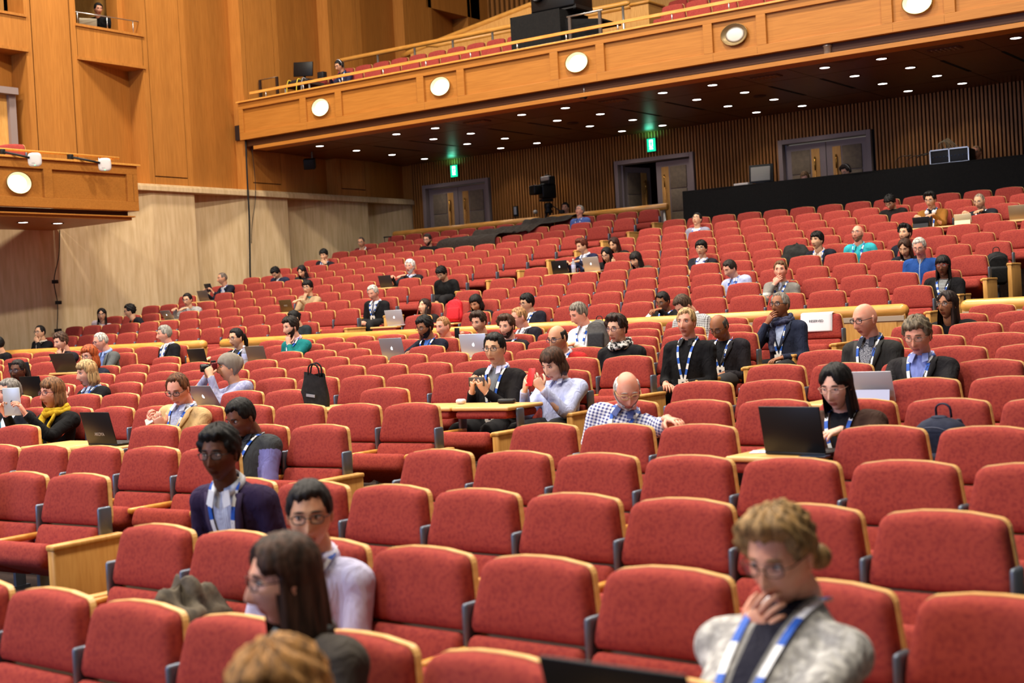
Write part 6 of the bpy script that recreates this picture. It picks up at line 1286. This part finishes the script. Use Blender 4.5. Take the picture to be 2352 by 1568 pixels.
for a,b_ in((-22.22,23.53),(-21.48,23.53),(-22.22,23.97),(-21.48,23.97)): MB().tube([(a,b_,Z(4.74)),(a,b_,Z(5.5))],.02,6).build('leg',plain((150,146,140),.4,.5),t)
MB().rbox((-21.9,23.7,Z(5.61)),(.30,.14,.045),.01,None,0,2).build('mixer',plain((40,38,38),.5),t)
for k,(a,c) in enumerate(((-22.05,(220,190,50)),(-21.75,(224,200,60)),(-21.6,(150,150,150)))): MB().tube(catmull([(a,23.6,Z(5.62)),(a-.05,23.5,Z(5.64)),(a-.07,23.46,Z(5.3)),(a-.05,23.5,Z(4.9))],4),.010,6).build('cable',plain(c,.5),t)
t=thing('monitor','black flat monitor on the balcony equipment desk','monitor',(-21.95,23.85,Z(5.56)))
MB().rbox((-21.93,23.85,Z(5.93)),(.25,.02,.165),.012,rotz(14)@Matrix.Rotation(radians(4),3,'Y'),0,2).build('monitor_panel',plain((14,14,15),.4),t)
MB().tube([(-21.93,23.88,Z(5.56)),(-21.93,23.88,Z(5.8))],.025,8).box(-22.05,-21.8,23.8,23.97,Z(5.56),Z(5.575)).build('stand',plain((18,18,19),.5),t)
MB().obox((-21.97,23.828,Z(5.99)),(.022,.002,.022),rotz(14)).build('emblem',plain((214,150,130),.5),t)
tag(MB().rbox((-21.5,24.0,Z(5.72)),(.09,.07,.10),.012,None,0,2).build('intercom_unit',plain((22,22,24),.5)),'small black intercom unit between monitor and balcony operator','equipment')
AS_=(198,150,118)
EXTRA=[('operator',dict(label='man in navy sweater with black headphones operating the balcony desk',h=(-20.98,24.02,5.88),yaw=-10,pitch=22,zf=4.74,zp=Z(5.27),skin=AS_,hair=('short',(20,18,18)),o=dict(c=(40,40,62),name='sweater',col=(30,30,44)),hands=('table','table'),gl=(30,28,28),lan=.14,phones='head')),
('boothman',dict(label='man in black shirt sitting in the dark wall opening at top left',h=(-24.0,19.8,7.05),yaw=70,pitch=15,zf=5.95,zp=Z(6.5),skin=(196,146,122),hair=('short',(22,20,20)),o=dict(c=(20,20,22)),hands=('table','lap'))),
('camwoman',dict(label='dark haired woman peering over the round rail beside the video camera',h=(-17.72,28.1,2.50),yaw=15,pitch=5,zf=1.3,skin=(204,154,128),hair=('tied',(22,18,18)),o=dict(c=(30,28,28)))),
('deskhead',dict(label='fair haired man at the black control table with head bowed, nearest the monitor',h=(-11.2,27.0,2.50),yaw=10,pitch=35,zf=1.45,skin=(214,166,146),hair=('short',(112,84,58)),o=dict(c=(60,56,60)))),
('deskhead2',dict(label='dark haired man with undercut and headset at black control table',h=(-10.32,27.0,2.54),yaw=-20,pitch=28,zf=1.45,skin=(224,176,150),hair=('quiff',(44,34,30)),o=dict(c=(34,32,34)),gl=(30,30,34),phones='head')),
('deskhead3',dict(label='fair haired man in black top behind the equipment rack at right',h=(-7.72,27.0,2.62),yaw=-5,pitch=5,zf=1.45,skin=(206,146,122),hair=('crop',(150,112,80)),o=dict(c=(22,22,24)),gl=(36,34,34))),
('sleeve',dict(label='person in black cut off at the left edge of the lower rows',h=(-7.42,4.55,-.60),yaw=25,pitch=8,zf=-1.744,skin=(214,166,140),hair=('short',(30,26,24)),o=dict(c=(18,18,20),name='jacket')))]
PEOPLE+=EXTRA
build_people()
made_held()
